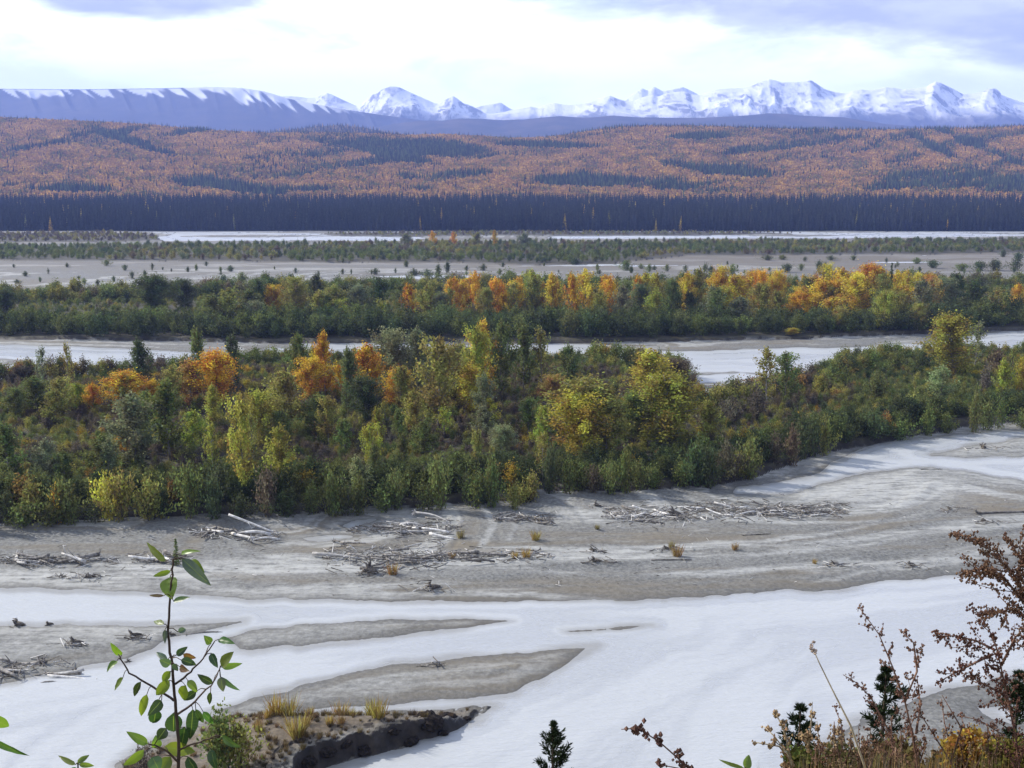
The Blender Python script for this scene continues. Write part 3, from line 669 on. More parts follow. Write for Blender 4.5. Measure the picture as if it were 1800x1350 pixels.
o = scatter('knoll_spruce_forest', np.stack([kx, ky, kz - 1], 1), rg.uniform(0, 6, n), np.stack([s * 1.4, s * 1.4, s], 1), rg.integers(0, 3, n), tints(['black', 'black', 'rust'], n, rg) * .8, LOWS, M['spruce_i'])
o['label'] = 'dark spruce wood on the rounded knoll behind the orange hill'
main = crest([(-900, 185), (300, 180), (480, 170), (510, 168), (530, 169.5), (545, 172), (560, 171), (570, 166), (580, 163), (590, 167), (600, 172), (615, 179), (630, 186), (640, 182), (650, 173), (660, 165), (668, 163), (675, 157), (683, 153.5), (690, 151), (697, 151.5), (705, 153),
              (715, 158), (730, 165), (750, 174), (765, 181), (772, 182), (780, 178), (790, 172), (798, 168.5), (805, 173), (815, 181), (822, 183), (830, 186), (845, 194), (855, 200), (870, 200), (890, 196), (910, 191), (925, 189), (932, 187), (945, 190), (960, 184), (975, 181),
              (990, 184), (1010, 184), (1028, 181), (1040, 177), (1055, 172), (1070, 168), (1085, 174), (1100, 178), (1112, 177), (1130, 170), (1143, 167), (1152, 170), (1170, 164), (1190, 161), (1200, 161), (1210, 166), (1225, 167), (1240, 162), (1255, 157), (1265, 156), (1280, 155),
              (1300, 155), (1315, 150), (1330, 143), (1345, 139), (1355, 141), (1365, 144), (1385, 144), (1400, 143), (1415, 140), (1425, 146), (1440, 156), (1460, 162), (1478, 164), (1490, 159), (1505, 157), (1518, 159), (1530, 157), (1545, 153), (1560, 154), (1575, 157), (1600, 155),
              (1617, 152), (1625, 147), (1632, 143), (1640, 145), (1650, 150), (1665, 157), (1680, 165), (1695, 165), (1715, 161), (1725, 155), (1735, 155), (1743, 160), (1748, 167), (1770, 175), (1790, 181), (1800, 185), (1850, 192), (2000, 180), (2300, 170), (2700, 190)])
YM = 11600.0
zb = float(at_y(900, 218, YM)[1])
m = rock_mat('snowy_rock', rgb(.06, .06, .07), zb - 60, zb + 120, .55, .8, rgb(.10, .09, .095))
slope_sheet('mountain', main, YM, 8800, 150, m, 1.8, 110, 1.15, spurs(2, .30, 48, 1.6), x0=-300, x1=2400, back=.12, soft=True)
farp = crest([(-900, 230), (380, 215), (495, 178), (512, 168), (530, 172), (560, 176), (620, 200), (820, 196), (845, 186), (862, 183), (880, 180), (895, 190), (930, 205), (1060, 200), (1095, 178), (1110, 165), (1125, 155), (1135, 159), (1146, 152), (1160, 160), (1180, 156), (1195, 152.5), (1215, 162), (1245, 180), (1300, 200), (2700, 230)])
slope_sheet('far_mountain', farp, 12900, 12000, 500, rock_mat('far_snow', rgb(.2, .2, .22), 0, 100, .3, .5), 2.5, 40, 1.0, spurs(9, .2, 40), x0=200, x1=1700, back=.3)

# ------------------------------------------------------------------ individual trees and shrubs
def plant(kind, parts, loc, sc, rz, col, label=None, cat=None, group=None, mats=None, names=('trunk', 'crown')):
    r = empty(kind, loc, rz); r.scale = sc
    tag(r, label, cat, group)
    a = link(bpy.data.objects.new(names[0], parts[0]), r)
    c = link(bpy.data.objects.new(names[1], parts[1]), r); c.color = (*col, 1)
    for q, mm in ((a, M['stem'] if names[0] == 'stems' else M['bark']), (c, M['leaf'])):
        if not q.data.materials: q.data.materials.append(mm)
    return r
ORD = ['leftmost', 'second', 'third', 'fourth', 'fifth', 'sixth', 'seventh', 'eighth', 'ninth', 'tenth', 'eleventh', 'twelfth']
WORD = dict(orange='bright orange', amber='orange yellow', yellow='yellow', lime='yellow green', olive='olive', green='green', dark='dark green', grey='grey green', brown='brown', mauve='greyish brown', rust='rusty orange', pale='pale green')
PENDING = []
BINS = [(190, 'far left'), (430, 'left'), (720, 'left of centre'), (1050, 'centre'), (1330, 'right of centre'), (1580, 'right'), (1e9, 'far right')]
def settle():                                        # labels: unique words, else the place in its row
    byk = {}
    for r, words, px in PENDING: byk.setdefault(words, []).append((px, r))
    def rank(words, L):
        L.sort(key=lambda q: q[0]); n = len(L)
        for i, (px, r) in enumerate(L):
            if n == 1: r['label'] = words
            elif n == 2: r['label'] = words + (', the left one' if i == 0 else ', the right one')
            elif n <= 12: r['label'] = words + ', ' + ('leftmost of all' if i == 0 else 'rightmost of all' if i == n - 1 else ORD[i] + ' from left')
            else: r['label'] = words
    for words, L in byk.items():
        if len(L) <= 7 or ',' in words: rank(words, L)
        else:
            sub = {}
            for px, r in L: sub.setdefault(next(nm for lim, nm in BINS if px < lim), []).append((px, r))
            for nm, q in sub.items(): rank(words + ' ' + nm, q)
rg = np.random.default_rng(99)
def tree_at(px, top, base, w, colour, shape, where, kind='poplar_tree', cat='tree', group=None, parts=None, mats=None, names=('trunk', 'crown'), h0=10, w0=4.2):
    x, y = at(px, base, 1.2); x, y = float(x), float(y); z = gz(x, y)
    ptop = at_y(px, top, y)[1]; h = max(float(ptop) - z, 1.0)
    wid = w * (y * cp + H * sp) / F
    sx = wid / w0; P = parts[shape % len(parts)] if parts else POP[shape % len(POP)]
    r = plant(kind, P, (x, y, z - .1), (sx, sx, h / h0), rg.uniform(0, 6.28), tints([colour], 1, rg, .12)[0], None, cat, group, names=names)
    size = 'tall ' if h > 13 else 'small ' if h < 6.5 else ''
    noun = {'poplar_tree': 'poplar', 'willow_shrub': 'willow shrub', 'spruce_tree': 'spruce', 'river_bush': 'bush'}[kind]
    PENDING.append((r, f'{size}{WORD[colour]} {noun} {where}'.strip(), px))
    return r
NEAR = [(78, 605, 700, 30, 'grey', 3), (122, 598, 700, 24, 'olive', 3), (245, 594, 690, 40, 'dark', 0), (350, 572, 690, 38, 'green', 6), (410, 583, 690, 32, 'dark', 6), (375, 615, 722, 66, 'orange', 2), (335, 630, 720, 46, 'rust', 1), (300, 642, 728, 46, 'olive', 4),
        (213, 652, 728, 66, 'orange', 2), (166, 672, 730, 30, 'orange', 1), (140, 672, 728, 34, 'lime', 4), (65, 660, 730, 52, 'green', 1), (28, 680, 740, 40, 'green', 5), (100, 685, 755, 44, 'olive', 1), (268, 668, 722, 40, 'orange', 5),
        (240, 688, 828, 74, 'grey', 1), (300, 664, 815, 64, 'green', 0), (342, 720, 800, 42, 'lime', 1), (212, 762, 815, 24, 'orange', 1), (185, 762, 850, 54, 'green', 1), (20, 742, 862, 60, 'green', 0), (82, 772, 858, 50, 'grey', 1), (118, 792, 862, 40, 'green', 4),
        (432, 692, 880, 52, 'lime', 4), (462, 686, 800, 56, 'lime', 5), (491, 746, 870, 52, 'lime', 0), (500, 648, 775, 58, 'olive', 1), (530, 584, 700, 40, 'green', 0), (573, 580, 705, 38, 'orange', 0), (545, 628, 712, 54, 'orange', 5), (596, 640, 702, 30, 'orange', 4),
        (612, 608, 735, 38, 'green', 0), (650, 604, 712, 54, 'orange', 1), (697, 642, 722, 50, 'orange', 2), (640, 660, 755, 56, 'dark', 2), (690, 578, 700, 66, 'grey', 5), (735, 574, 695, 46, 'grey', 1), (770, 590, 760, 68, 'olive', 4), (802, 618, 730, 50, 'olive', 1),
        (850, 560, 705, 50, 'amber', 0), (838, 570, 715, 44, 'lime', 4), (880, 564, 700, 50, 'green', 1), (830, 640, 735, 54, 'yellow', 2), (920, 568, 690, 44, 'green', 0), (952, 572, 690, 42, 'olive', 3), (1000, 606, 700, 44, 'green', 1), (860, 698, 758, 34, 'yellow', 0),
        (972, 658, 720, 44, 'rust', 5), (1012, 664, 812, 112, 'olive', 2), (1020, 690, 818, 90, 'yellow', 5), (1064, 700, 808, 66, 'olive', 1), (1146, 614, 720, 70, 'yellow', 1), (1150, 655, 792, 108, 'lime', 2), (1110, 690, 785, 66, 'green', 5), (1240, 700, 785, 44, 'olive', 0),
        (1195, 628, 700, 56, 'brown', 2), (890, 744, 808, 42, 'pale', 2), (626, 800, 880, 44, 'pale', 0), (712, 758, 845, 28, 'green', 0), (665, 715, 790, 26, 'lime', 0), (700, 716, 785, 28, 'green', 0), (560, 690, 775, 54, 'green', 1),
        (1348, 604, 720, 48, 'olive', 3), (1382, 616, 710, 44, 'green', 4), (1682, 550, 668, 76, 'lime', 2), (1712, 560, 655, 40, 'grey', 3), (1776, 604, 680, 24, 'olive', 3), (1792, 624, 705, 30, 'yellow', 0), (1758, 630, 705, 32, 'lime', 0), (1652, 642, 712, 40, 'pale', 1), (1180, 720, 790, 44, 'lime', 0)]
for k in range(30):
    px = rg.uniform(20, 960); base = rg.uniform(715, 870); NEAR.append((px, base - rg.uniform(60, 105), base, rg.uniform(24, 44), str(rg.choice(['lime', 'olive', 'green', 'olive', 'grey', 'lime', 'yellow'], p=[.2, .22, .2, .1, .14, .1, .04])), int(rg.choice([0, 1, 3, 4, 6]))))
def zone(px, base):
    if px > 1300: return 'on the right arm of the near island'
    side = 'left' if px < 460 else 'middle' if px < 900 else 'right end'
    return f'{"at the rear" if base < 715 else "amid scrub" if base < 790 else "near the front"} of the near island, {side}'
for t in NEAR: tree_at(*t, zone(t[0], t[2]), group='trees on the near island')
# shrubs one can tell apart: the front row above the gravel bar and the bushes at the points
edge_line = [(-60, 922), (0, 918), (100, 914), (200, 908), (300, 905), (400, 902), (500, 899), (600, 893), (700, 887), (800, 882), (880, 884), (925, 878), (960, 862), (1020, 860), (1100, 860), (1180, 853), (1250, 847), (1320, 832), (1380, 812), (1450, 788), (1550, 766), (1650, 753), (1740, 744), (1840, 736)]
ex = np.array(edge_line, float); t = -50.0
while t < 1840:
    base = float(np.interp(t, ex[:, 0], ex[:, 1])); hpx = rg.choice([rg.uniform(34, 56), rg.uniform(56, 92)]) * (base - 340) / 560; base += rg.uniform(-5, 3)
    cname = rg.choice(['dark', 'green', 'green', 'dark', 'olive', 'brown'], p=[.34, .22, .2, .12, .06, .06])
    if 100 < t < 480 and rg.random() < .2: cname = rg.choice(['olive', 'yellow'])
    if 1240 < t < 1500 and rg.random() < .35: cname = rg.choice(['brown', 'olive'])
    if 880 < t < 945: hpx *= .6; cname = 'olive'
    tree_at(t, base - hpx, base, rg.uniform(46, 74) * (base - 340) / 560, str(cname), int(rg.integers(0, 5)), 'fronting the gravel bar,'.rstrip(','), 'willow_shrub', 'shrub', 'shrubs along the front of the near island', SHR, names=('stems', 'foliage'), h0=2.9, w0=3.2); ch_ = PENDING[-1][0].children[1]; ch_.color = tuple(v * .72 for v in ch_.color[:3]) + (1,)
    t += rg.choice([rg.uniform(16, 30), rg.uniform(30, 52)])
for px, top, base, w, c in [(190, 828, 905, 66, 'yellow'), (265, 824, 905, 84, 'olive'), (60, 838, 910, 80, 'olive'), (100, 850, 912, 50, 'amber'), (836, 822, 884, 72, 'green'), (905, 848, 888, 44, 'olive'), (1198, 640, 690, 60, 'brown'), (1185, 632, 680, 50, 'dark'), (1220, 650, 688, 30, 'brown'),
                           (1490, 614, 662, 50, 'dark'), (1530, 612, 660, 54, 'green'), (1575, 613, 660, 50, 'green'), (1620, 612, 655, 50, 'dark'), (1480, 640, 690, 60, 'green'), (1540, 650, 710, 70, 'green'), (1440, 655, 700, 50, 'olive'), (1280, 690, 745, 60, 'mauve'), (1330, 685, 740, 60, 'mauve'),
                           (1240, 705, 760, 50, 'brown'), (1750, 612, 660, 60, 'brown'), (1730, 640, 700, 50, 'mauve')]:
    tree_at(px, top, base, w, c, int(rg.integers(0, 5)), ('standing out above the bank, ' + ('left' if px < 400 else 'centre')) if base > 800 else 'round the mouth of the sandy inlet' if px < 1500 else 'on the right arm of the near island', 'willow_shrub', 'shrub', 'shrubs on the near island', SHR, names=('stems', 'foliage'), h0=2.9, w0=3.2)
# trees on the second island
MIDT = [(720, 498, 562, 30, 'orange', 0), (790, 488, 556, 28, 'orange', 0), (838, 476, 552, 26, 'orange', 4), (878, 490, 558, 30, 'orange', 1), (815, 492, 556, 26, 'amber', 1), (905, 492, 560, 30, 'amber', 4), (1005, 480, 564, 30, 'orange', 0), (1032, 472, 566, 34, 'amber', 4), (1070, 488, 562, 30, 'orange', 1), (1122, 484, 560, 26, 'orange', 0),
        (1150, 478, 556, 30, 'lime', 0), (1205, 478, 556, 32, 'amber', 1), (1225, 470, 550, 30, 'olive', 0), (1260, 480, 545, 28, 'orange', 1), (1305, 488, 540, 40, 'orange', 2), (1342, 490, 540, 34, 'orange', 2), (1412, 512, 570, 44, 'orange', 2), (1440, 488, 560, 40, 'amber', 1), (1478, 470, 560, 46, 'amber', 4), (1525, 462, 545, 54, 'orange', 2), (1505, 480, 566, 54, 'amber', 5),
        (1548, 478, 560, 36, 'olive', 1), (1590, 474, 545, 32, 'amber', 0), (1786, 498, 556, 26, 'orange', 1), (485, 500, 555, 34, 'amber', 5), (520, 486, 560, 44, 'olive', 5), (455, 490, 555, 30, 'dark', 1), (400, 505, 580, 46, 'olive', 4), (372, 516, 580, 40, 'green', 1), (280, 480, 552, 66, 'dark', 2), (325, 490, 548, 44, 'dark', 5), (6, 508, 565, 40, 'dark', 2),
        (940, 484, 558, 36, 'olive', 4), (968, 478, 560, 32, 'amber', 0), (1180, 490, 566, 34, 'green', 1), (1090, 500, 575, 36, 'grey', 0), (1255, 505, 578, 40, 'green', 4), (1300, 520, 580, 40, 'grey', 1), (1365, 510, 575, 36, 'olive', 0), (1620, 490, 566, 40, 'grey', 1), (1660, 488, 560, 44, 'grey', 5), (1710, 492, 560, 40, 'dark', 1), (1750, 500, 562, 40, 'green', 4),
        (560, 480, 552, 30, 'dark', 0), (590, 500, 562, 40, 'olive', 1), (630, 500, 562, 40, 'grey', 5), (665, 486, 560, 34, 'dark', 4), (750, 500, 566, 36, 'olive', 1), (1390, 575, 590, 24, 'yellow', 2), (855, 505, 570, 36, 'olive', 5), (1050, 510, 574, 36, 'olive', 4), (1150, 510, 576, 34, 'lime', 1), (1460, 520, 576, 40, 'amber', 4), (1565, 510, 575, 40, 'olive', 2)]
for k in range(44):
    px = rg.choice([rg.uniform(760, 1380), rg.uniform(1400, 1640)]); base = rg.uniform(540, 562); MIDT.append((px, base - rg.uniform(52, 80), base, rg.uniform(26, 44), str(rg.choice(['orange', 'amber', 'orange', 'amber', 'rust', 'yellow'])), int(rg.integers(0, 7))))
for k in range(40):
    px = rg.uniform(430, 1830); base = rg.uniform(545, 584); MIDT.append((px, base - rg.uniform(44, 74), base, rg.uniform(26, 44), str(rg.choice(['green', 'grey', 'dark', 'olive', 'olive', 'lime'])), int(rg.integers(0, 7))))
for t in MIDT: tree_at(*t, 'on the second island, ' + ('left part' if t[0] < 620 else 'middle part' if t[0] < 1200 else 'right part'), group='trees on the second island')
# lone spruces
for px, top, base, w, where in [(1563, 462, 550, 15, 'rising alone among orange trees on the second island')]:
    tree_at(px, top, base, w, 'dark', 1, where, 'spruce_tree', 'tree', None, SPR, h0=10, w0=2.6)
tree_at(310, 946, 982, 18, 'green', 0, 'growing alone on the gravel bar behind the sapling top', 'spruce_tree', 'tree', None, SPR, h0=10, w0=3.2)
# bushes on the open flats and the orange trees of the far band
BUSH = [(770, 463, 482, 22), (787, 459, 477, 22), (850, 461, 474, 14), (388, 468, 476, 12), (405, 464, 475, 16), (425, 474, 496, 30), (392, 480, 499, 28), (660, 469, 480, 18), (602, 472, 480, 10), (695, 470, 478, 12), (728, 469, 481, 24), (752, 470, 482, 26), (1100, 456, 474, 30), (1110, 468, 478, 18), (1141, 463, 476, 14),
        (1172, 464, 475, 14), (1205, 465, 476, 12), (1240, 460, 480, 22), (1250, 466, 480, 18), (1287, 460, 482, 24), (1383, 462, 477, 30), (1408, 462, 474, 14), (1440, 456, 477, 22), (1450, 460, 474, 16), (1558, 452, 460, 12), (1612, 450, 462, 20), (1640, 456, 470, 36), (1616, 468, 478, 14), (1690, 462, 475, 34), (1720, 458, 474, 36), (1750, 455, 474, 40), (1785, 452, 474, 44),
        (1763, 438, 450, 18), (1790, 442, 458, 26), (268, 462, 470, 8), (118, 460, 468, 8), (45, 474, 484, 12), (172, 488, 500, 10), (148, 486, 496, 12), (200, 484, 494, 10), (232, 476, 488, 12), (85, 470, 480, 8), (330, 468, 476, 10), (255, 474, 484, 14), (465, 478, 494, 22), (560, 474, 484, 12), (520, 470, 478, 10), (820, 466, 474, 10), (1350, 446, 456, 22), (1375, 446, 455, 20), (1415, 450, 458, 16),
        (1460, 447, 456, 18), (1500, 448, 456, 14), (1010, 452, 462, 40), (955, 450, 461, 36), (1045, 448, 460, 30), (1545, 466, 478, 26)]
for k in range(46):
    q = rg.uniform(462, 500) if rg.random() < .5 else rg.uniform(455, 480); xx = rg.uniform(0, 1800); q = min(q, 480) if xx > 420 else max(q, 466); hh_ = rg.uniform(4, 11); BUSH.append((xx, q - hh_, q, hh_ * rg.uniform(.9, 1.8)))
for px, top, base, w in BUSH:
    tree_at(px, top, base, w, str(rg.choice(['dark', 'green', 'dark'])), int(rg.integers(0, 5)), 'out on the bare river flats, ' + ('far left' if px < 340 else 'left of centre' if px < 620 else 'centre' if px < 1000 else 'right of centre' if px < 1330 else 'right side'), 'river_bush', 'bush', 'bushes on the river flats', SHR, names=('stems', 'foliage'), h0=2.9, w0=3.2)
for px, top, base, w, c in [(760, 405, 434, 14, 'orange'), (798, 407, 434, 12, 'orange'), (870, 404, 434, 11, 'amber'), (840, 408, 434, 20, 'olive'), (715, 410, 436, 20, 'grey'), (920, 410, 434, 22, 'grey')]:
    tree_at(px, top, base, w, c, int(rg.integers(0, 3)), 'standing above the far scrub band', group='trees on the far band')
settle()

# ------------------------------------------------------------------ driftwood
def log_mesh(seed, forks=0):
    rg = np.random.default_rng(seed); b = MB(); pts = []; bend = rg.normal(0, .025, 2)
    for i in range(7):
        s = i / 6; pts.append((s - .5, bend[0] * math.sin(s * 3), bend[1] * math.sin(s * 4)))
    b.tube(pts, [.030, .028, .026, .024, .021, .018, .012], 7)
    for k in range(forks):
        s = rg.uniform(.35, .9); a = rg.uniform(0, 6.28); p = np.array([s - .5, 0, 0]); q = p + np.array([.14, math.cos(a) * .12, math.sin(a) * .12]) * rg.uniform(.6, 1.3)
        b.tube([p, q], [.011, .004], 5)
    if seed % 3 == 0:
        for k in range(7):
            a = 2 * PI * k / 7 + rg.uniform(-.3, .3); l = rg.uniform(.05, .11); b.tube([(-.48, 0, 0), (-.52, math.cos(a) * l * .6, math.sin(a) * l * .6), (-.53 + rg.uniform(-.03, .03), math.cos(a) * l, math.sin(a) * l)], [.016, .011, .004], 5)
    return b.mesh('driftwood_log')
LOGS = [log_mesh(k, k % 4) for k in range(9)]; LOGP = [me.copy() for me in LOGS]
for me in LOGS: me.materials.append(M['drift'])
for me in LOGP: me.materials.append(M['pale'])
rl = np.random.default_rng(77)
def put_log(px, py, length, ang, pale, label, group=None, lift=0.0, dz=0.0, thick=1.0, shape=None):
    x, y = at(px, py, .5); x, y = float(x), float(y); r = length * .028 * thick; thick = thick * 1.0
    o = bpy.data.objects.new('driftwood_log', (LOGP if pale else LOGS)[int(rl.integers(0, 9)) if shape is None else shape]); link(o)
    tl = math.atan2(dz, length)
    o.location = (x, y, gz(x, y) + r * .6 + lift + abs(dz) * .5); o.rotation_euler = (rl.uniform(0, 6), -tl, ang); o.scale = (length, length * thick, length * thick)
    return tag(o, label, 'log', group)
put_log(442, 936, 6.6, -.18, True, 'long bleached log propped up on the left driftwood jam', None, .25, -2.1, .9, 1)
put_log(592, 982, 6.6, -.30, True, 'long straight bleached log lying flat at the left end of a debris pile', None, .25, 0, 1.2, 4)
put_log(762, 920, 6.2, -.55, True, 'forked pale log across the right end of a jam below the bushes', None, .5, -.6, .9, 3)
JAMS = [('the leftmost large jam', 345, 490, 932, 948, 20, .35), ('the jam beside the pool', 615, 800, 917, 940, 30, .35), ('the sprawling central debris pile', 580, 770, 958, 998, 30, .25), ('the jam below the bushy point', 880, 960, 908, 922, 14, .3), ('the white mid bar jam', 1070, 1215, 897, 920, 40, .62),
        ('the long jam at right', 1210, 1480, 885, 912, 62, .5), ('the drift line at the left edge', 0, 200, 981, 992, 18, .25), ('the drift row by the centre pile', 760, 960, 972, 988, 20, .2), ('the left sandbar drift line', 0, 130, 1158, 1196, 14, .2), ('the drift pile behind the sapling', 240, 320, 976, 990, 10, .25)]
LW = lambda l: 'very short' if l < 1.3 else 'short' if l < 1.95 else 'longish' if l < 2.9 else 'long'
for nm, x0, x1, y0, y1, n, wp in JAMS:
    for k in range(n):
        u = rl.random(); px = x0 + (x1 - x0) * u; py = (y0 + y1) / 2 + rl.normal(0, .3) * (y1 - y0)
        pale = rl.random() < wp * .9
        ln_ = rl.choice([1.0, 1.6, 2.2, 3.2, 4.2]) * rl.uniform(.8, 1.2); put_log(px, py, ln_, rl.normal(-.12, .42) + (PI if rl.random() < .5 else 0), pale, LW(ln_) + ' ' + ('bleached' if pale else 'grey') + ' log ' + ('at the left end of ' if u < .3 else 'at the right end of ' if u > .7 else 'midway along ') + nm, 'logs of ' + nm, rl.uniform(0, .4) * (1 - abs(u - .5)), rl.normal(0, .25), rl.uniform(1.1, 1.9))
for nm, px, py, L, a in [('on the dark end of the left sandbar', 360, 1105, 3.6, .25), ('by the water at the right edge', 1770, 902, 9, .08), ('in the shallows of the upper right channel', 1638, 822, 3.6, 0), ('half sunk beside the tiny bar', 1016, 1108, 1.8, .2), ('on the near sandbar upper edge', 590, 1130, 1.8, 0), ('lying on bare gravel near the right shore', 1470, 990, 3.6, .15), ('on the sand below the long jam', 1180, 985, 5.0, .05),
                         ('on gravel under the drift row', 1070, 990, 3.0, -.05), ('on the gravel in front of the white jam', 1330, 940, 4.0, .2), ('near the waterline left of centre', 600, 1040, 1.9, 0), ('left of the small stump on the gravel', 1000, 880, 3.0, .1)]:
    put_log(px, py, L, a, False, 'single grey log ' + nm, None, 0, 0, .8)
# stumps with their roots
def stump(px, py, s, label, seed):
    rg = np.random.default_rng(seed); x, y = at(px, py, .4); x, y = float(x), float(y)
    r = empty('tree_stump', (x, y, gz(x, y) - .10 * s), rg.uniform(-.5, .5)); r.scale = (s, s, s); tag(r, label, 'stump')
    b = MB(); L = rg.uniform(.5, 1.1); b.tube([(-.1, 0, .3), (L * .5, .1, .28), (L, .15, .16)], [.27, .19, .11], 9); b.build('trunk', M['root'], r)
    for k in range(9):
        a = 2 * PI * k / 9 + rg.uniform(-.3, .3); l = rg.uniform(.28, .6); c, sn = math.cos(a) * l, math.sin(a) * l
        b = MB(); b.tube([(0, 0, .35), (-.12, c * .45, .38 + sn * .4), (-.2 + rg.normal(0, .15), c, max(.38 + sn * .85, -.05)), (-.25 + rg.normal(0, .25), c * 1.2, max(.35 + sn * 1.15, -.08))], [.15, .12, .075, .02], 6); b.build('root', M['root'], r)
STUMPS = [(130, 1129, .9, 'dark root stump standing on the left sandbar'), (233, 1116, 1.0, 'low root stump on the left sandbar towards its tip'), (133, 1174, .75, 'stump standing in the water edge of the left sandbar'), (226, 1156, .6, 'small stump with a pale root by the sandbar tip'), (650, 1008, 1.7, 'big dark root wad at the foot of the central debris pile'),
          (757, 1033, 1.3, 'root stump alone on the gravel near the waterline'), (1048, 893, 1.0, 'upturned stump at the left end of the white jam'), (1185, 908, 1.6, 'dark upright root wad in the white jam'), (1728, 787, 1.3, 'dark stump on the wet sand of the upper right channel'), (155, 1012, .8, 'low stump on pale silt left of the sapling'),
          (108, 1011, .5, 'tiny stump on pale silt at the far left'), (1042, 970, .8, 'squat stump on the sand right of the drift row'), (1045, 990, .9, 'long low stump near the gravel edge'), (1600, 992, .9, 'spiky stump near the right shoreline'), (1465, 992, .8, 'stump with a scour trail behind it'), (1668, 898, .7, 'small stump on the pale silt at right'), (1728, 918, .7, 'little upright stump by the right edge'), (1140, 1098, .4, 'tiny snag in midstream'),
          (300, 1110, .5, 'small snag on the dark tip of the left sandbar'), (1170, 965, .7, 'dark stump beside the orange tuft'), (30, 1093, 1.1, 'tangled roots at the left picture edge on the far side of the sandbar'), (85, 1092, .7, 'twin roots on the rear edge of the left sandbar'), (760, 1162, .3, 'tiny knot of wood on the large sandbar')]
for k, q in enumerate(STUMPS): stump(*q, seed=500 + k)
# sticks and chips between the logs
b = MB(); x_s = []
for nm, x0, x1, y0, y1, n, wp in JAMS:
    for k in range(int(n * 7)): x_s.append((x0 - 8 + (x1 - x0 + 20) * rl.random(), (y0 + y1) / 2 + rl.normal(0, .3) * (y1 - y0)))
for px_, py_, s_, *_r in STUMPS:
    for k in range(16): x_s.append((px_ + rl.normal(6, 16) * s_ ** .5, py_ + rl.normal(1, 2.2)))
for k in range(420): x_s.append((rl.uniform(0, 1800), rl.uniform(880, 1030)))
x_s = np.array(x_s); wx, wy = at(x_s[:, 0], x_s[:, 1], .5); ff = field(wx, wy)
for k in range(len(wx)):
    if ff['S'][k] < .8 or ff['veg'][k] > .3: continue
    jam = k < len(wx) - 420; L = rl.uniform(.4, 2.0) if jam else rl.uniform(.2, .8); a = rl.normal(-.1, .8); c = np.array([wx[k], wy[k], ff['h'][k] + rl.uniform(.03, .35)]); d = np.array([math.cos(a), math.sin(a), rl.normal(0, .25)]) * L / 2
    b.tube([c - d, c + d], [rl.uniform(.03, .09) if jam else rl.uniform(.02, .05), .03], 4)
lit = b.build('driftwood_litter', M['drift'], smooth=False); lit.data.materials.append(M['root']); lit.data.materials.append(M['pale'])
lit.data.polygons.foreach_set('material_index', np.repeat(rl.choice([0, 1, 2], len(lit.data.polygons) // 6 + 1, p=[.40, .42, .18]), 6)[:len(lit.data.polygons)].astype(np.int32))
tag(lit, 'small sticks and chips littered around the log jams', kind='stuff')

# dry tufts on the bars
def tuft_mesh(seed, n=130):
    rg = np.random.default_rng(seed); V = []; Fc = []
    for k in range(n):
        a = rg.uniform(0, 6.28); l = rg.uniform(.4, 1.0); ln = abs(rg.normal(0, .35)); c = np.array([math.cos(a) * rg.random() * .3, math.sin(a) * rg.random() * .3, 0]); d = np.array([math.cos(a) * ln, math.sin(a) * ln, 1]) * l
        p = rg.normal(0, 1, 3); p = np.cross(p, d); p /= np.linalg.norm(p); w = rg.uniform(.006, .016); i = len(V)
        V += [c - p * w, c + p * w, c + d * .6 + p * w * 1.5, c + d]; Fc.append((i, i + 1, i + 2, i + 3))
    me = np_mesh('tuft', np.array(V), np.array(Fc)); fattr(me, 'v', rg.random(n)); fattr(me, 'c', rg.random(n)); me.materials.append(M['leaf']); return me
TUF = [tuft_mesh(k) for k in (81, 82, 83)]
TUFTS = [(510, 1268, 2.0, 'yellow'), (524, 1310, 2.4, 'yellow'), (488, 1265, 2.2, 'amber'), (600, 1253, 1.7, 'amber'), (655, 1252, 1.8, 'yellow'), (665, 1278, 1.8, 'yellow'), (620, 1268, .9, 'yellow'), (580, 1290, 1.0, 'amber'), (600, 1288, .9, 'rust'), (455, 1296, 1.2, 'rust'), (470, 1275, 1.0, 'amber'), (540, 1290, .9, 'rust'), (740, 1250, .6, 'amber'), (545, 1268, 1.0, 'amber'),
         (1190, 975, 1.8, 'rust'), (925, 980, 1.5, 'amber'), (942, 950, 1.6, 'yellow'), (1292, 966, 1.2, 'rust'), (690, 1006, 1.8, 'rust'), (795, 981, 1.0, 'rust'), (1432, 988, .8, 'amber'), (1050, 930, .9, 'olive'), (905, 982, 1.2, 'amber'), (810, 945, 1.4, 'olive'), (1180, 962, 1.2, 'olive')]
PENDING.clear()
for px, py, s, c in TUFTS:
    x, y = at(px, py, .6 if py < 1200 else 1.0); x, y = float(x), float(y)
    o = link(bpy.data.objects.new('dry_tuft', TUF[int(rl.integers(0, 3))])); o.location = (x, y, gz(x, y) - .05); o.scale = (s, s, s); o.rotation_euler = (0, 0, rl.uniform(0, 6)); o.color = (*(np.array(COL[c]) * .45 + np.array(COL['tan']) * .4), 1)
    tag(o, None, 'grass tuft', 'dry tufts on the bars'); PENDING.append((o, ('large ' if s > 1.6 else 'small ') + WORD[c] + ' dry tuft on the ' + ('cut bank bar' if py > 1200 else 'gravel bar'), px))
settle()
gx_, gy_ = jgrid(-60, 5, 78, 105, .55, rl); gf = field(gx_, gy_); kk_ = (gf['K'] > .8) & (rl.random(len(gx_)) < np.clip(fbm(gx_ / 3, gy_ / 2.5, 4, 3) * 2.2 - .6, 0, 1)); gx_, gy_, gh_ = gx_[kk_], gy_[kk_], gf['h'][kk_]; kk_ = rl.random(len(gx_)) < .6; gx_, gy_, gh_ = gx_[kk_], gy_[kk_], gh_[kk_]; n = len(gx_); s = rl.uniform(.2, .65, n)
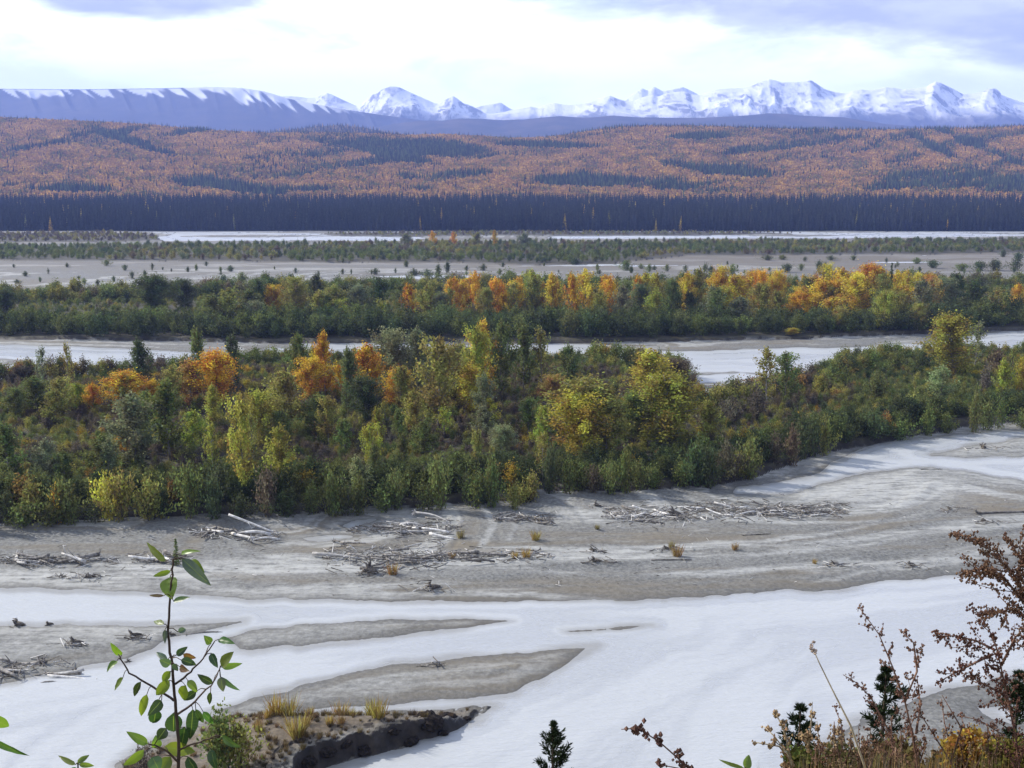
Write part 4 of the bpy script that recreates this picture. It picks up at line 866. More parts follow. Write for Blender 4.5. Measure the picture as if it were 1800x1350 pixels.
o = scatter('bar_grass', np.stack([gx_, gy_, gh_ - .03], 1), rl.uniform(0, 6, n), np.stack([s * 1.1, s * 1.1, s], 1), rl.integers(0, 3, n), tints(['tan', 'tan', 'brown', 'tan'], n, rl, .1) * .6, [proto(t_) for t_ in TUF], M['leaf_i'])
o['label'] = 'thin brown grass over the top of the cut bank bar'
# the big bush and the sod lumps of the cut bank
tree_at(392, 1246, 1352, 120, 'green', 2, 'dense on the cut bank bar behind the sapling', 'willow_shrub', 'shrub', None, SHR, names=('stems', 'foliage'), h0=2.9, w0=3.2)
tree_at(418, 1258, 1352, 90, 'olive', 0, 'yellowing at the right of the dense bush on the cut bank', 'willow_shrub', 'shrub', None, SHR, names=('stems', 'foliage'), h0=2.9, w0=3.2)
tree_at(250, 1300, 1352, 66, 'mauve', 4, 'half bare at the left end of the cut bank bar', 'willow_shrub', 'shrub', None, SHR, names=('stems', 'foliage'), h0=2.9, w0=3.2)
for r, words, px in PENDING[-3:]: r['label'] = words
m = bpy.data.materials.new('dark_sod'); nt = NT(m); P_ = nt.pos(); q = nt.noise(P_, 3.0, 5, .7)
nt.out(principled(nt, nt.mix(nt.ramp(q, .35, .65), rgb(.010, .009, .008), rgb(.036, .028, .023)), .95, .1, nt.bump(q, 1.0, .15)))
def clod_mesh(seed):
    import bmesh
    bm = bmesh.new(); bmesh.ops.create_icosphere(bm, subdivisions=4, radius=1.0)
    c = np.array([v.co for v in bm.verts]); d = (ridged(c[:, 0] * 1.7 + seed, c[:, 1] * 1.7 + c[:, 2], seed % 11, 4) - .4) * .5 + (fbm(c[:, 0] * 5 + c[:, 2] * 3, c[:, 1] * 5 + seed, 3, 3) - .5) * .4
    for v, k in zip(bm.verts, d): v.co = v.co * (1 + k); v.co.z *= .62
    me = bpy.data.meshes.new('sod_clump'); bm.to_mesh(me); bm.free(); me.materials.append(m); return me
CLD = [clod_mesh(k) for k in (3, 6, 9)]
for k, (px, py, s, lab) in enumerate([(752, 1282, 1.25, 'largest dark sod clump slumped on the cut bank'), (790, 1265, .75, 'sod clump nearest the tip of the cut bank bar'), (778, 1284, .55, 'small sod clump at the water beside the largest one'), (722, 1300, .7, 'sod clump sliding into the water'), (640, 1318, .75, 'sod clump in the middle of the cut bank foot'), (575, 1334, .8, 'sod clump at the lower end of the cut bank'), (690, 1300, .8, 'sod clump on the cut bank face'), (820, 1260, .4, 'little sod clump on the bar tip'), (606, 1322, .7, 'sod clump low on the cut bank face'), (540, 1345, .8, 'sod clump at the bottom picture edge')]):
    x, y = at(px, py, .3); x, y = float(x), float(y)
    o = link(bpy.data.objects.new('sod_clump', CLD[k % 3])); o.location = (x, y, max(gz(x, y) * .6, 0) + s * .15); s *= .85; o.scale = (s * 1.15, s, s * .8); o.rotation_euler = (.2, .1, k * 1.3); tag(o, lab, 'sod clump', 'sod clumps of the cut bank')

# ------------------------------------------------------------------ foreground: sapling, stalks, young spruces, grass on the bluff edge
m = bpy.data.materials.new('sapling_leaf'); nt = NT(m)
tc = nt.n('ShaderNodeTexCoord').outputs['UV']; oc = nt.n('ShaderNodeObjectInfo').outputs['Color']; sx = nt.n('ShaderNodeSeparateXYZ'); nt.set(sx, 0, tc)
vein = nt.math('ABSOLUTE', nt.math('SUBTRACT', sx.outputs[0], .5)); wv = nt.n('ShaderNodeTexWave', wave_type='BANDS', bands_direction='Y'); 
nt.t.links.new(nt.scale(tc, (1, 1, 1)), wv.inputs[0]); wv.inputs['Scale'].default_value = 3.2; wv.inputs['Distortion'].default_value = 1.2
vf = nt.math('MAXIMUM', nt.ramp(vein, .035, .012), nt.math('MULTIPLY', nt.ramp(wv.outputs['Fac'], .85, 1.0), .12))
spt = nt.ramp(nt.noise(tc, 9.0, 4), .62, .72)
col = nt.mix(vf, oc, rgb(.16, .22, .06)); col = nt.mix(nt.math('MULTIPLY', spt, .35), col, rgb(.10, .06, .02))
back = nt.n('ShaderNodeNewGeometry').outputs['Backfacing']; colb = nt.mix(nt.math('MULTIPLY', back, .45), col, rgb(.22, .26, .17))
pb = nt.n('ShaderNodeBsdfPrincipled'); nt.set(pb, 'Base Color', colb); nt.set(pb, 'Roughness', .42); nt.set(pb, 'Specular IOR Level', .5)
tr = nt.n('ShaderNodeBsdfTranslucent'); nt.set(tr, 0, nt.mix(1.0, col, rgb(1.5, 1.5, .7), 'MULTIPLY'))
mx = nt.n('ShaderNodeMixShader'); nt.set(mx, 0, .45); nt.t.links.new(pb.outputs[0], mx.inputs[1]); nt.t.links.new(tr.outputs[0], mx.inputs[2]); nt.out(mx.outputs[0])
M['sleaf'] = m
M['twig'] = bark_mat('sapling_bark', rgb(.045, .03, .024), rgb(.10, .07, .05), 60)
M['redstem'] = bark_mat('red_stalk', rgb(.11, .06, .042), rgb(.19, .11, .075), 60)
M['drystem'] = bark_mat('straw_stalk', rgb(.30, .24, .15), rgb(.42, .34, .22), 60)
M['needle'] = leaf_mat('needles', (.030, .042, .022, 1), .15, .9, .04)
M['seed'] = leaf_mat('seed_head', 'object', .15, .9, .03)

def P3(px, py, Y): x, z = at_y(px, py, Y); return Vector((float(x), Y, float(z)))
def leaf_part(parent, base, tip, wpx, Y, colour, face=0.0, curl=.25):
    L = (tip - base).length; ax = (tip - base).normalized(); w = wpx * (Y * cp) / F * .88
    view = Vector((0, -1, .35)).normalized()
    side = ax.cross(view).normalized(); nrm = side.cross(ax).normalized()
    R = Matrix.Rotation(face, 3, ax); side = R @ side; nrm = R @ nrm
    b = []; uv = []; nu, nv = 5, 9
    for j in range(nv):
        t = j / (nv - 1); wd_ = w * .5 * (math.sin(PI * t ** .75) ** .75 if 0 < t < 1 else 0.02) * (1 - .25 * t)
        for i in range(nu):
            s = i / (nu - 1) * 2 - 1
            b.append(base + ax * (L * t) + side * (wd_ * 1.28 * s) + nrm * (-curl * L * (t - .3) ** 2 + abs(s) * wd_ * .38 + random.gauss(0, .0006))); uv.append(((s + 1) / 2, t))
    Fc = [(j * nu + i, j * nu + i + 1, (j + 1) * nu + i + 1, (j + 1) * nu + i) for j in range(nv - 1) for i in range(nu - 1)]
    me = bpy.data.meshes.new('leaf'); me.from_pydata([tuple(v - parent.location) for v in b], [], Fc); me.update()
    ul = me.uv_layers.new(name='UVMap')
    for lp in me.loops: ul.data[lp.index].uv = uv[lp.vertex_index]
    me.polygons.foreach_set('use_smooth', np.ones(len(me.polygons), bool))
    o = obj('leaf', me, M['sleaf'], parent); o.color = (*colour, 1); return o
LC = dict(b=(.135, .20, .035), y=(.17, .22, .03), m=(.06, .13, .03), d=(.030, .058, .026), s=(.075, .12, .08), r=(.11, .06, .03), k=(.034, .06, .022))
def sapling(name, label, paths, leaves, Y0, petioles=True):
    root = P3(*paths[0][0][0], Y0); root.z = gz(root.x, root.y)
    r = empty(name, root); tag(r, label, 'sapling')
    nodes = []
    for k, (pts, r0, r1, dy) in enumerate(paths):
        q = [P3(p[0], p[1], Y0 + dy * i / max(len(pts) - 1, 1)) for i, p in enumerate(pts)]
        if k == 0: q = [root] + q
        fine = []
        for i in range(len(q) - 1):
            for t in (0, .33, .66): fine.append(q[i].lerp(q[i + 1], t) + Vector((random.gauss(0, .0008), 0, random.gauss(0, .0008))))
        fine.append(q[-1]); n = len(fine)
        b = MB(); b.tube([v - root for v in fine], [r0 + (r1 - r0) * i / (n - 1) for i in range(n)], 7); b.build('stem' if k == 0 else 'branch', M['twig'], r); nodes += fine
    for bx, by, tx, ty, w, c in leaves:
        base = P3(bx, by, Y0); near = min(nodes, key=lambda v: (Vector((v.x, v.z)) - Vector((base.x, base.z))).length)
        Yl = near.y + random.uniform(-.05, .05); base = P3(bx, by, Yl); tip = P3(tx, ty, Yl + random.uniform(-.03, .03))
        o = leaf_part(r, base, tip, w, Yl, tuple(v * random.uniform(.85, 1.2) for v in LC[c]), random.uniform(-.5, .5), random.uniform(.1, .4))
        b = MB(); b.tube([near - root, (near + base) / 2 - root + Vector((0, 0, .004)), base - root], [.0011, .0009, .0008], 4); b.build('petiole', M['twig'], r)
    return r
sapling('poplar_sapling', 'slender green poplar sapling rising from the bluff edge at lower left',
    [([(318, 1520), (316, 1400), (314, 1350), (314, 1302), (310, 1254), (307, 1222), (303, 1168), (298, 1137), (295, 1105), (299, 1047), (303, 1010), (304, 984)], .0042, .0018, 0),
     ([(307, 1230), (285, 1218), (255, 1200), (228, 1183), (213, 1160), (208, 1150)], .0026, .0011, .06), ([(308, 1203), (330, 1186), (345, 1170), (362, 1150), (377, 1128)], .0024, .0011, -.05),
     ([(312, 1256), (335, 1240), (355, 1220), (378, 1195), (386, 1176)], .0026, .0011, .05), ([(314, 1318), (335, 1309), (358, 1302), (386, 1295)], .0022, .001, -.06), ([(314, 1340), (296, 1322), (276, 1312), (262, 1308)], .0024, .0012, -.08)],
    [(291, 987, 255, 953, 14, 'b'), (320, 982, 370, 1029, 22, 's'), (334, 984, 359, 1006, 16, 'y'), (317, 973, 346, 966, 9, 'y'), (300, 1003, 268, 1014, 11, 'b'), (299, 1014, 299, 1052, 36, 'b'), (305, 1057, 333, 1049, 11, 'm'), (288, 1047, 258, 1047, 6, 'r'), (288, 1097, 268, 1090, 11, 'b'),
     (313, 1111, 329, 1104, 11, 's'), (290, 1107, 290, 1131, 9, 's'), (214, 1152, 194, 1133, 13, 'b'), (206, 1161, 187, 1178, 13, 'b'), (216, 1191, 199, 1214, 12, 'b'), (247, 1199, 231, 1228, 13, 'k'), (258, 1221, 245, 1263, 16, 'y'), (371, 1131, 359, 1118, 15, 'm'), (384, 1124, 411, 1130, 14, 'm'),
     (371, 1148, 382, 1174, 16, 'd'), (389, 1171, 409, 1146, 22, 'b'), (390, 1173, 426, 1167, 13, 'b'), (374, 1201, 346, 1186, 15, 'k'), (387, 1190, 420, 1217, 11, 's'), (388, 1190, 392, 1217, 16, 's'), (370, 1217, 367, 1241, 10, 'k'), (330, 1196, 348, 1217, 15, 'b'), (326, 1205, 320, 1234, 22, 'y'),
     (345, 1215, 322, 1232, 16, 'd'), (299, 1180, 283, 1201, 15, 'y'), (297, 1196, 272, 1226, 20, 'b'), (284, 1231, 261, 1258, 22, 'd'), (274, 1247, 270, 1276, 24, 'd'), (305, 1254, 305, 1293, 32, 'd'), (339, 1247, 335, 1303, 24, 'd'), (344, 1247, 360, 1275, 12, 'k'), (357, 1251, 376, 1274, 13, 'm'),
     (260, 1308, 222, 1286, 17, 'b'), (276, 1316, 274, 1293, 19, 'y'), (289, 1313, 346, 1322, 26, 'b'), (253, 1319, 214, 1352, 18, 'b'), (268, 1330, 280, 1356, 28, 's'), (390, 1293, 418, 1316, 16, 'm'), (372, 1317, 378, 1356, 22, 'd'), (300, 1330, 272, 1372, 26, 'b'), (330, 1330, 352, 1372, 26, 'd'),
     (295, 1160, 272, 1146, 12, 's'), (310, 1152, 329, 1137, 13, 'd'), (318, 1160, 346, 1168, 16, 'k'), (300, 1168, 280, 1160, 18, 's'), (316, 1172, 330, 1180, 14, 'r'), (322, 1150, 345, 1158, 12, 'r'), (306, 1166, 312, 1180, 16, 's'), (325, 1278, 318, 1320, 24, 'd'), (292, 1280, 276, 1302, 22, 'k')], 2.05)
sapling('poplar_sapling', 'sapling whose two leaves reach in at the left picture edge', [([(-60, 1500), (-50, 1380), (-34, 1290), (-20, 1258)], .004, .002, 0)], [(-16, 1258, 17, 1282, 26, 'b'), (-24, 1296, 49, 1332, 13, 'm'), (-30, 1300, -60, 1330, 20, 'b')], 1.9)
sapling('poplar_sapling', 'low sapling with three pointed leaves at the bottom left corner', [([(140, 1520), (139, 1400), (137, 1345)], .003, .0015, 0)], [(133, 1344, 99, 1328, 10, 'b'), (136, 1342, 157, 1326, 11, 'b'), (139, 1344, 166, 1346, 10, 'y'), (138, 1352, 110, 1366, 16, 'b')], 2.0)
sapling('poplar_sapling', 'tiny sapling with two round leaves at the bottom right of centre', [([(1318, 1520), (1316, 1420), (1312, 1352)], .003, .0014, 0)], [(1310, 1352, 1318, 1326, 18, 'b'), (1308, 1350, 1262, 1337, 8, 'b'), (1313, 1356, 1340, 1366, 16, 'm')], 2.3)

def stalk(label, mains, Y0, colour, seedcol, dens=1.0, side=(.05, .12), clus=.0032, stemmat='redstem', kind='seed_stalk', every=.028, tip=False):
    base = P3(*mains[0][0], Y0); base.z = gz(base.x, base.y)
    r = empty(kind, base); tag(r, label, 'dry plant')
    st = MB(); sd = MB()
    def heads(a, c, n, rr):
        for k in range(n):
            t = random.random(); p = a.lerp(c, t) + Vector((random.gauss(0, .004), random.gauss(0, .004), random.gauss(0, .004))); sd.blob(p - base, clus * random.uniform(.55, 1.25))
    for k, pts in enumerate(mains):
        q = [P3(p[0], p[1], Y0 + random.uniform(-.03, .03)) for p in pts]
        if k == 0: q = [base] + q
        n = len(q); st.tube([v - base for v in q], [.0034 + (.0010 - .0034) * i / (n - 1) for i in range(n)], 6)
        acc = 0
        for i in range(1 if k == 0 else 0, n - 1):
            a, c = q[i], q[i + 1]; L = (c - a).length; d = (c - a).normalized(); m_ = 0 if tip else max(1, int(L / every * dens)); 
            for j in range(m_):
                t = (j + random.random()) / m_; p = a.lerp(c, t); frac = (i + t) / (n - 1); sl = random.uniform(*side) * (1.1 - .75 * frac)
                ang = Vector((random.gauss(0, 1), random.gauss(0, 1), random.gauss(0, .5))); ang = (ang - d * ang.dot(d)).normalized(); dd = (d * .8 + ang * .75).normalized()
                e = p + dd * sl; mid = p.lerp(e, .5) + Vector((0, 0, -.05 * sl)); st.tube([p - base, mid - base, e - base], [.0011, .0009, .0006], 4, False)
                heads(p.lerp(e, .25), e, int(5 + 22 * sl / .1), sl)
            heads(a, c, int(13 * dens * L / .1), 0)
    if tip:
        for k in range(14): heads(q[-1], q[-1] + Vector((-.004, 0, .02)), 1, 0)
    st.build('stem', M[stemmat], r)
    me = sd.mesh('seed_heads', False); rg = np.random.default_rng(len(sd.F)); nf = len(me.polygons); fattr(me, 'v', rg.random(nf)); fattr(me, 'c', rg.random(nf))
    o = obj('seed_heads', me, M['seed'], r); o.color = (*seedcol, 1)
    return r
RED = (.16, .088, .062); TAN = (.30, .20, .11)
stalk('reddish seed stalk leaning left in front of the wide channel', [[(1622, 1420), (1606, 1300), (1590, 1230), (1568, 1170), (1545, 1115), (1512, 1070)], [(1590, 1235), (1612, 1180), (1606, 1130), (1580, 1106)], [(1610, 1290), (1618, 1240), (1612, 1190)]], 2.6, RED, RED, 1.1, (.03, .075))
stalk('short reddish stalk pointing left beside the middle young spruce', [[(1592, 1420), (1565, 1290), (1530, 1225), (1505, 1200), (1482, 1186)]], 2.7, RED, RED, 1.1, (.03, .07))
stalk('dense red brown stalk with arching arms at the right edge', [[(1800, 1420), (1786, 1300), (1770, 1220), (1752, 1140), (1738, 1105), (1712, 1068)], [(1748, 1142), (1715, 1126), (1680, 1118), (1642, 1118)], [(1745, 1150), (1712, 1166), (1680, 1182), (1652, 1198)], [(1760, 1170), (1785, 1120), (1800, 1105)], [(1772, 1225), (1735, 1205), (1690, 1182)]], 2.5, RED, (.13, .065, .048), 2.1, (.03, .09))
stalk('tall brown plume rising out of the right picture edge', [[(1850, 1420), (1835, 1200), (1812, 1080), (1785, 1015), (1745, 968), (1682, 936)], [(1800, 1060), (1765, 1015), (1725, 1000), (1688, 1005)], [(1810, 1090), (1775, 1070), (1738, 1084)], [(1790, 1025), (1795, 985), (1775, 950)], [(1815, 1095), (1808, 1020), (1800, 980)]], 2.4, RED, (.15, .085, .055), 3.0, (.04, .11))
stalk('brown drooping stalk low at the right edge', [[(1810, 1420), (1790, 1330), (1760, 1290), (1720, 1265), (1685, 1258)]], 2.8, RED, RED, 1.0, (.03, .06))
stalk('arching dark beaded stalk at the bottom centre right', [[(1290, 1460), (1240, 1375), (1200, 1340), (1160, 1305), (1122, 1280), (1092, 1282)]], 2.3, RED, (.12, .065, .05), .8, (.012, .035), .0055)
stalk('short twig of beads right of the arching stalk', [[(1250, 1460), (1225, 1380), (1200, 1352), (1160, 1344)]], 2.3, RED, (.12, .065, .05), .8, (.012, .03), .005)
stalk('pale forked stalk left of the small young spruce', [[(1415, 1440), (1388, 1330), (1362, 1295), (1342, 1276)], [(1395, 1345), (1370, 1312), (1322, 1304)], [(1420, 1320), (1426, 1270), (1428, 1234)], [(1390, 1335), (1380, 1290), (1362, 1248)]], 2.6, TAN, TAN, .7, (.02, .045), .0048, 'drystem')
stalk('pale branching stalk behind the small young spruce', [[(1470, 1440), (1448, 1330), (1438, 1290), (1436, 1268)], [(1450, 1335), (1465, 1295), (1475, 1270)], [(1440, 1320), (1412, 1300), (1400, 1292)]], 2.9, TAN, TAN, .7, (.02, .045), .0048, 'drystem')
stalk('thin bare grass stalk leaning over the water', [[(1545, 1420), (1495, 1275), (1462, 1210), (1440, 1165), (1431, 1145)]], 2.4, TAN, (.33, .25, .2), .02, (.004, .008), .004, 'drystem', tip=True)
stalk('small dark stalk between the two young spruces', [[(1500, 1440), (1488, 1320), (1478, 1270), (1466, 1240)]], 3.0, RED, RED, .9, (.02, .045))
stalk('leaning bare stalk right of the middle young spruce', [[(1700, 1420), (1672, 1340), (1640, 1290), (1612, 1245)], [(1672, 1340), (1690, 1280), (1656, 1222)]], 2.6, RED, RED, .5, (.02, .05))
stalk('pair of thin red stalks before the grey shore', [[(1690, 1440), (1675, 1330), (1660, 1270), (1655, 1228)], [(1720, 1340), (1700, 1290), (1690, 1262)]], 2.9, RED, RED, .7, (.02, .045))

def young_spruce(label, px, top, Y, wpx, seed):
    rg = random.Random(seed); x, z = at_y(px, top, Y); x, z = float(x), float(z); g = gz(x, Y); h = z - g; w = wpx * Y / F
    r = empty('young_spruce', (x, Y, g)); tag(r, label, 'spruce')
    tr = MB(); tr.tube([(0, 0, 0), (0, 0, h * .6), (0, 0, h)], [.02, .012, .003], 6); tr.build('trunk', M['twig'], r)
    cr = MB(); n = int(h / .045)
    def needles(a, c, k):
        d = (c - a)
        for i in range(k):
            p = a + d * rg.random(); v = d.normalized() * .9 + Vector((rg.gauss(0, .6), rg.gauss(0, .6), rg.gauss(0, .5) + .15)); cr.card(p, v, .024, .0052)
    vis = min(h, .9)
    for i in range(n):
        zz = h - i * .045
        if h - zz > vis + .5: break
        depth = h - zz; L = min(.010 + max(depth - .03, 0) * .42, w * .46) * rg.uniform(.45, 1.3)
        for k in range(5):
            a = rg.uniform(0, 2 * PI); o_ = Vector((0, 0, zz)); e = o_ + Vector((math.cos(a) * L, math.sin(a) * L, L * rg.uniform(.5, 1.3))); needles(o_, e, int(16 + L * 300))
            for s in (.4, .65, .85):
                q = o_.lerp(e, s); a2 = a + rg.choice((-.8, .8)); e2 = q + Vector((math.cos(a2), math.sin(a2), .5)) * L * .4; needles(q, e2, int(8 + L * 110))
    needles(Vector((0, 0, h - .16)), Vector((0, 0, h + .01)), 90)
    me = cr.mesh('crown', False); rr = np.random.default_rng(seed); nf = len(me.polygons); fattr(me, 'v', rr.random(nf)); fattr(me, 'c', rr.random(nf)); obj('crown', me, M['needle'], r)
for k in range(22):
    px = random.uniform(1380, 1790); tp = random.uniform(1262, 1318); ln = random.uniform(-30, 18)
    stalk('fine brown seed stalk rising from the dry grass at lower right', [[(px, 1440), (px + ln * .3, 1360), (px + ln * .7, (tp + 1340) / 2), (px + ln, tp)], [(px + ln * .3, 1350), (px + ln * .3 + 14, 1315), (px + ln * .3 + 12, tp + 16)]], random.uniform(2.4, 3.1), RED if k % 3 else TAN, (.16, .09, .06) if k % 3 else (.27, .19, .11), .9, (.02, .05))['group'] = 'fine seed stalks in the dry grass'
young_spruce('young spruce top standing alone at the bottom centre', 972, 1276, 4.6, 56, 1)
young_spruce('small young spruce between the pale forked stalks', 1407, 1250, 4.2, 52, 2)
young_spruce('darkest young spruce behind the reddish seed stalk', 1558, 1180, 3.9, 62, 3)
young_spruce('young spruce against the right picture edge', 1792, 1190, 3.6, 64, 4)

# grass and low growth on the bluff edge
def blades(name, label, n, pxr, topr, Yr, cols_, seed, w=.0035):
    rg = np.random.default_rng(seed); px = rg.uniform(*pxr, n); top = topr(px, rg); Y = rg.uniform(*Yr, n)
    tx, tz = at_y(px, top, Y); bx = tx + rg.normal(0, .05, n); by = Y + rg.normal(0, .06, n); bz = field(bx, by)['h']; k = tz > bz + .05; tx, tz, Y, bx, by, bz = [q[k] for q in (tx, tz, Y, bx, by, bz)]; n = len(tx)
    A = np.stack([bx, by, bz], 1); T = np.stack([tx, Y, tz], 1); Mi = (A + T) / 2 + np.stack([(bx - tx) * .3, 0 * bx, .03 + 0 * bx], 1); sd = np.stack([np.cos(rg.uniform(-.7, .7, n)), np.sin(rg.uniform(-.7, .7, n)), 0 * bx], 1) * (w * rg.uniform(.5, 1.4, n))[:, None]
    V = np.stack([A - sd, A + sd, Mi + sd, Mi - sd, T], 1).reshape(-1, 3); i5 = np.arange(n) * 5
    me = bpy.data.meshes.new(name); Fq = np.stack([i5, i5 + 1, i5 + 2, i5 + 3], 1).tolist() + np.stack([i5 + 3, i5 + 2, i5 + 4], 1).tolist(); me.from_pydata(V.tolist(), [], Fq); me.update()
    v = rg.random(n); c = rg.random(n); fattr(me, 'v', np.concatenate([v, v])); fattr(me, 'c', np.concatenate([c, c]))
    A_ = np.array([COL[q] for q in cols_])[rg.integers(0, len(cols_), n)]; fattr(me, 'bt', np.concatenate([np.concatenate([A_, np.ones((n, 1))], 1)] * 2), 'FACE', 'FLOAT_COLOR')
    mm = M.get('blade')
    if not mm:
        mm = M['blade'] = bpy.data.materials.new('dry_grass'); nt = NT(mm); hs_ = nt.n('ShaderNodeHueSaturation'); nt.set(hs_, 'Color', nt.attr('bt').outputs['Color']); nt.set(hs_, 'Value', nt.math('MULTIPLY_ADD', nt.attr('v').outputs['Fac'], .9, .6))
        d = nt.n('ShaderNodeBsdfDiffuse'); t_ = nt.n('ShaderNodeBsdfTranslucent'); nt.set(d, 0, hs_.outputs[0]); nt.set(t_, 0, hs_.outputs[0]); x_ = nt.n('ShaderNodeMixShader'); nt.set(x_, 0, .35); nt.t.links.new(d.outputs[0], x_.inputs[1]); nt.t.links.new(t_.outputs[0], x_.inputs[2]); nt.out(x_.outputs[0])
    return tag(obj(name, me, mm), label, kind='stuff')
blades('dry_grass', 'brown and straw coloured grass and herbs along the bluff edge', 2600, (1330, 1860), lambda p, r: 1288 + 34 * np.abs((p - 1640) / 300) + r.exponential(42, len(p)) + 60 * (fbm(p / 26, p * 0, 3, 3) - .3), (1.9, 3.3), ['brown', 'mauve', 'rust', 'brown', 'tan', 'olive', 'mauve', 'tan'], 5, .0026)
blades('bluff_grass', 'short grass below the picture edge on the bluff top', 5000, (-500, 2300), lambda p, r: 1385 + r.exponential(50, len(p)), (1.6, 3.4), ['olive', 'pale', 'brown', 'green'], 6)
def low_bush(label, px, py, Y, wpx, hpx, colour, seed, n=2600, size=.011):
    rg = np.random.default_rng(seed); x, z = at_y(px, py, Y); x = float(x); z = float(z); g = gz(x, Y); sc = Y / F
    r = empty('low_shrub', (x, Y, g)); tag(r, label, 'shrub'); st = MB(); P = []
    for k in range(26):
        a = rg.uniform(0, 6.28); rr = wpx * .5 * sc * math.sqrt(rg.random()); tipz = (z - g) + hpx * .5 * sc * rg.uniform(-.8, 1) * (1 - (rr / (wpx * .5 * sc)) ** 2 * .6); tip = np.array([math.cos(a) * rr, math.sin(a) * rr, tipz]); b0 = tip * np.array([.2, .2, 0])
        st.tube([b0, b0 * .5 + tip * .5, tip], [.004, .003, .001], 4); m_ = n // 26; s = 1 - rg.beta(1.1, 2.4, m_)[:, None] * min(1.0, hpx * sc * 1.2 / max(tipz, .01)); P.append(b0 + (tip - b0) * s + rg.normal(0, .012, (m_, 3)))
    st.build('stems', M['twig'], r); me = leaf_mesh('foliage', np.concatenate(P), size, seed, None, None, 1.7); o = obj('foliage', me, M['leaf'], r); o.color = (*colour, 1)
low_bush('bright yellow low shrub in the bottom right corner', 1712, 1312, 2.7, 90, 54, (.34, .20, .045), 1, 3400, .009)
low_bush('olive low shrub under the right young spruce', 1780, 1330, 2.6, 80, 70, (.16, .14, .035), 2)
low_bush('green low shrub at the foot of the small young spruce', 1412, 1338, 2.9, 60, 60, (.10, .11, .03), 3)
low_bush('brownish low shrub below the reddish seed stalks', 1600, 1335, 2.9, 120, 50, (.15, .11, .05), 4)
low_bush('dull green low shrub between the stalks', 1500, 1340, 2.8, 100, 40, (.12, .115, .045), 5)

# ------------------------------------------------------------------ air
m = bpy.data.materials.new('valley_air'); nt = NT(m)
vol = nt.n('ShaderNodeVolumePrincipled'); nt.set(vol, 'Color', rgb(.33, .455, 1.0)); nt.set(vol, 'Density', 8.5e-5); nt.set(vol, 'Anisotropy', .1)
nt.out(vol.outputs[0], True)
b = MB(); x0, x1, y0, y1, z0, z1 = -14000, 14000, -2600, 14000, -5, 1370
b.V = [(x, y, z) for z in (z0, z1) for y in (y0, y1) for x in (x0, x1)]
b.F = [(0, 2, 3, 1), (4, 5, 7, 6), (0, 1, 5, 4), (2, 6, 7, 3), (0, 4, 6, 2), (1, 3, 7, 5)]
tag(b.build('haze', m, smooth=False), 'pale blue air filling the valley', kind='stuff')

# ------------------------------------------------------------------ sun, sky, camera
SUN_EL, SUN_AZ = math.radians(33), math.radians(-62)     # ahead and to the left
sd = Vector((math.sin(SUN_AZ) * math.cos(SUN_EL), math.cos(SUN_AZ) * math.cos(SUN_EL), math.sin(SUN_EL)))
L = bpy.data.lights.new('sun', 'SUN'); L.energy = 4.2; L.angle = math.radians(.5); L.color = (1, .95, .87)
so = link(bpy.data.objects.new('sun', L)); so.rotation_euler = sd.to_track_quat('Z', 'Y').to_euler(); so.location = (0, 0, 200)
w = bpy.data.worlds.new('World'); SC.world = w; nt = NT(w)
sky = nt.n('ShaderNodeTexSky', sky_type='NISHITA', sun_disc=False); sky.sun_elevation = SUN_EL; sky.sun_rotation = SUN_AZ
tc = nt.n('ShaderNodeTexCoord').outputs['Generated']; sx = nt.n('ShaderNodeSeparateXYZ'); nt.set(sx, 0, tc)
az = nt.math('ARCTAN2', sx.outputs[0], sx.outputs[1]); el = sx.outputs[2]
cv = nt.n('ShaderNodeCombineXYZ'); nt.set(cv, 0, az); nt.set(cv, 1, nt.math('MULTIPLY', el, 3.4))
n1 = nt.noise(cv.outputs[0], 4.2, 7, .6, .25); n2 = nt.noise(cv.outputs[0], 11.0, 5, .6)
gsum = nt.math('ADD', nt.math('MULTIPLY', nt.math('SUBTRACT', n1, .5), .9), nt.math('MULTIPLY', nt.math('SUBTRACT', n2, .5), .25))
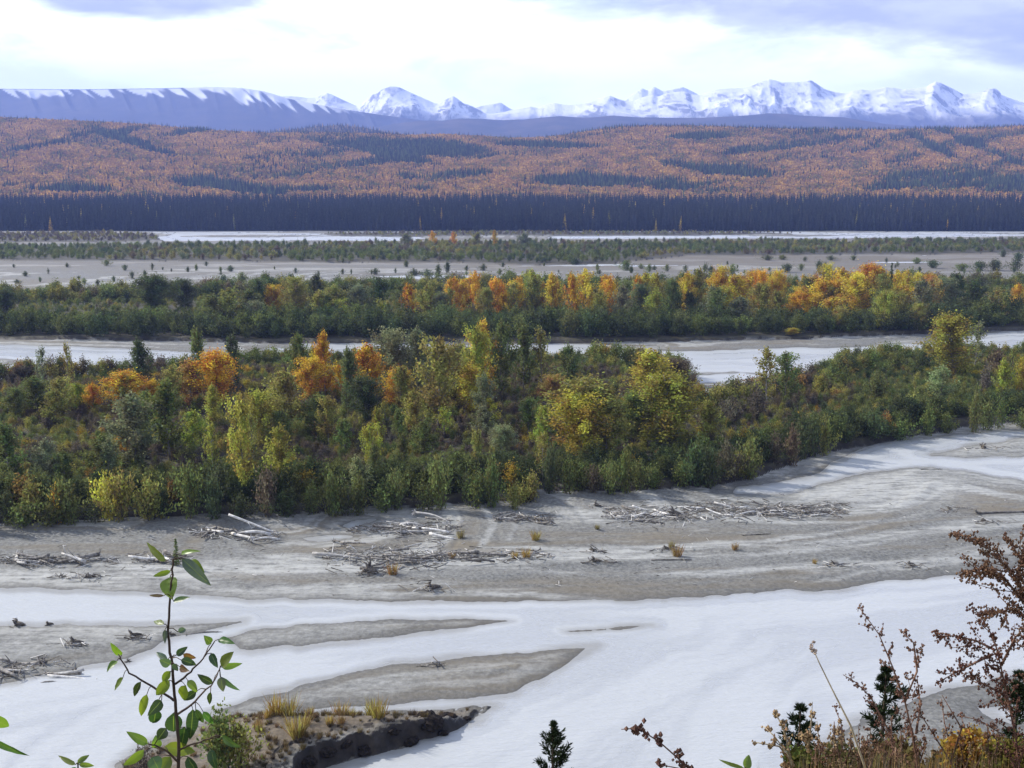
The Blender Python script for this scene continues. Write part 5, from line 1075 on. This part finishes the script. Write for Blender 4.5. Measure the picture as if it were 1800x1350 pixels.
blob = nt.math('MULTIPLY', nt.ramp(nt.math('ABSOLUTE', nt.math('ADD', az, .34)), .17, .02), nt.ramp(el, .118, .155))
lift = nt.math('ADD', nt.math('MULTIPLY', nt.math('SUBTRACT', el, .152), 6.0), nt.math('MULTIPLY_ADD', az, .78, nt.math('MULTIPLY', blob, .52)))
grey = nt.ramp(nt.math('ADD', gsum, lift), -.06, .16)
lum = nt.ramp(el, .12, .8, 1.0, .22)
white = nt.mix(lum, rgb(0, 0, 0), rgb(12.6, 13.5, 14.2)); 
lav = nt.mix(nt.ramp(n2, .35, .65), rgb(3.6, 3.9, 4.7), rgb(5.4, 5.75, 6.6))
soft = nt.math('MULTIPLY', nt.ramp(nt.noise(nt.scale(cv.outputs[0], (1, .9, 1)), 6.0, 6, .6, .4), .48, .66), nt.ramp(el, .06, .13, .06, .42))
high = nt.ramp(el, .22, .5); lav = nt.mix(high, lav, rgb(4.4, 4.9, 5.7))
cl = nt.mix(nt.math('MAXIMUM', nt.math('MULTIPLY', grey, .94), soft), white, lav)
gap = nt.math('MULTIPLY', nt.ramp(nt.noise(cv.outputs[0], 2.6, 5, .55), .5, .62), nt.ramp(el, .02, .4, .15, .8))
fin = nt.mix(gap, cl, sky.outputs[0])
bg = nt.n('ShaderNodeBackground'); nt.set(bg, 0, fin); nt.set(bg, 1, .1)
o = nt.n('ShaderNodeOutputWorld'); nt.t.links.new(bg.outputs[0], o.inputs[0])

cam = bpy.data.cameras.new('camera'); cam.sensor_width = 36; cam.lens = 36 * F / 1800; cam.clip_start = .05; cam.clip_end = 60000
co = link(bpy.data.objects.new('camera', cam)); co.location = (0, 0, H); co.rotation_euler = (PI / 2 - PITCH, 0, 0); SC.camera = co
SC.view_settings.view_transform = 'Standard'; SC.view_settings.look = 'None'; SC.view_settings.gamma = 1; SC.view_settings.exposure = .78
cy = SC.cycles; cy.max_bounces = 5; cy.diffuse_bounces = 3; cy.transmission_bounces = 3; cy.glossy_bounces = 2; cy.volume_bounces = 1; cy.caustics_reflective = False; cy.caustics_refractive = False
cy.use_denoising = True
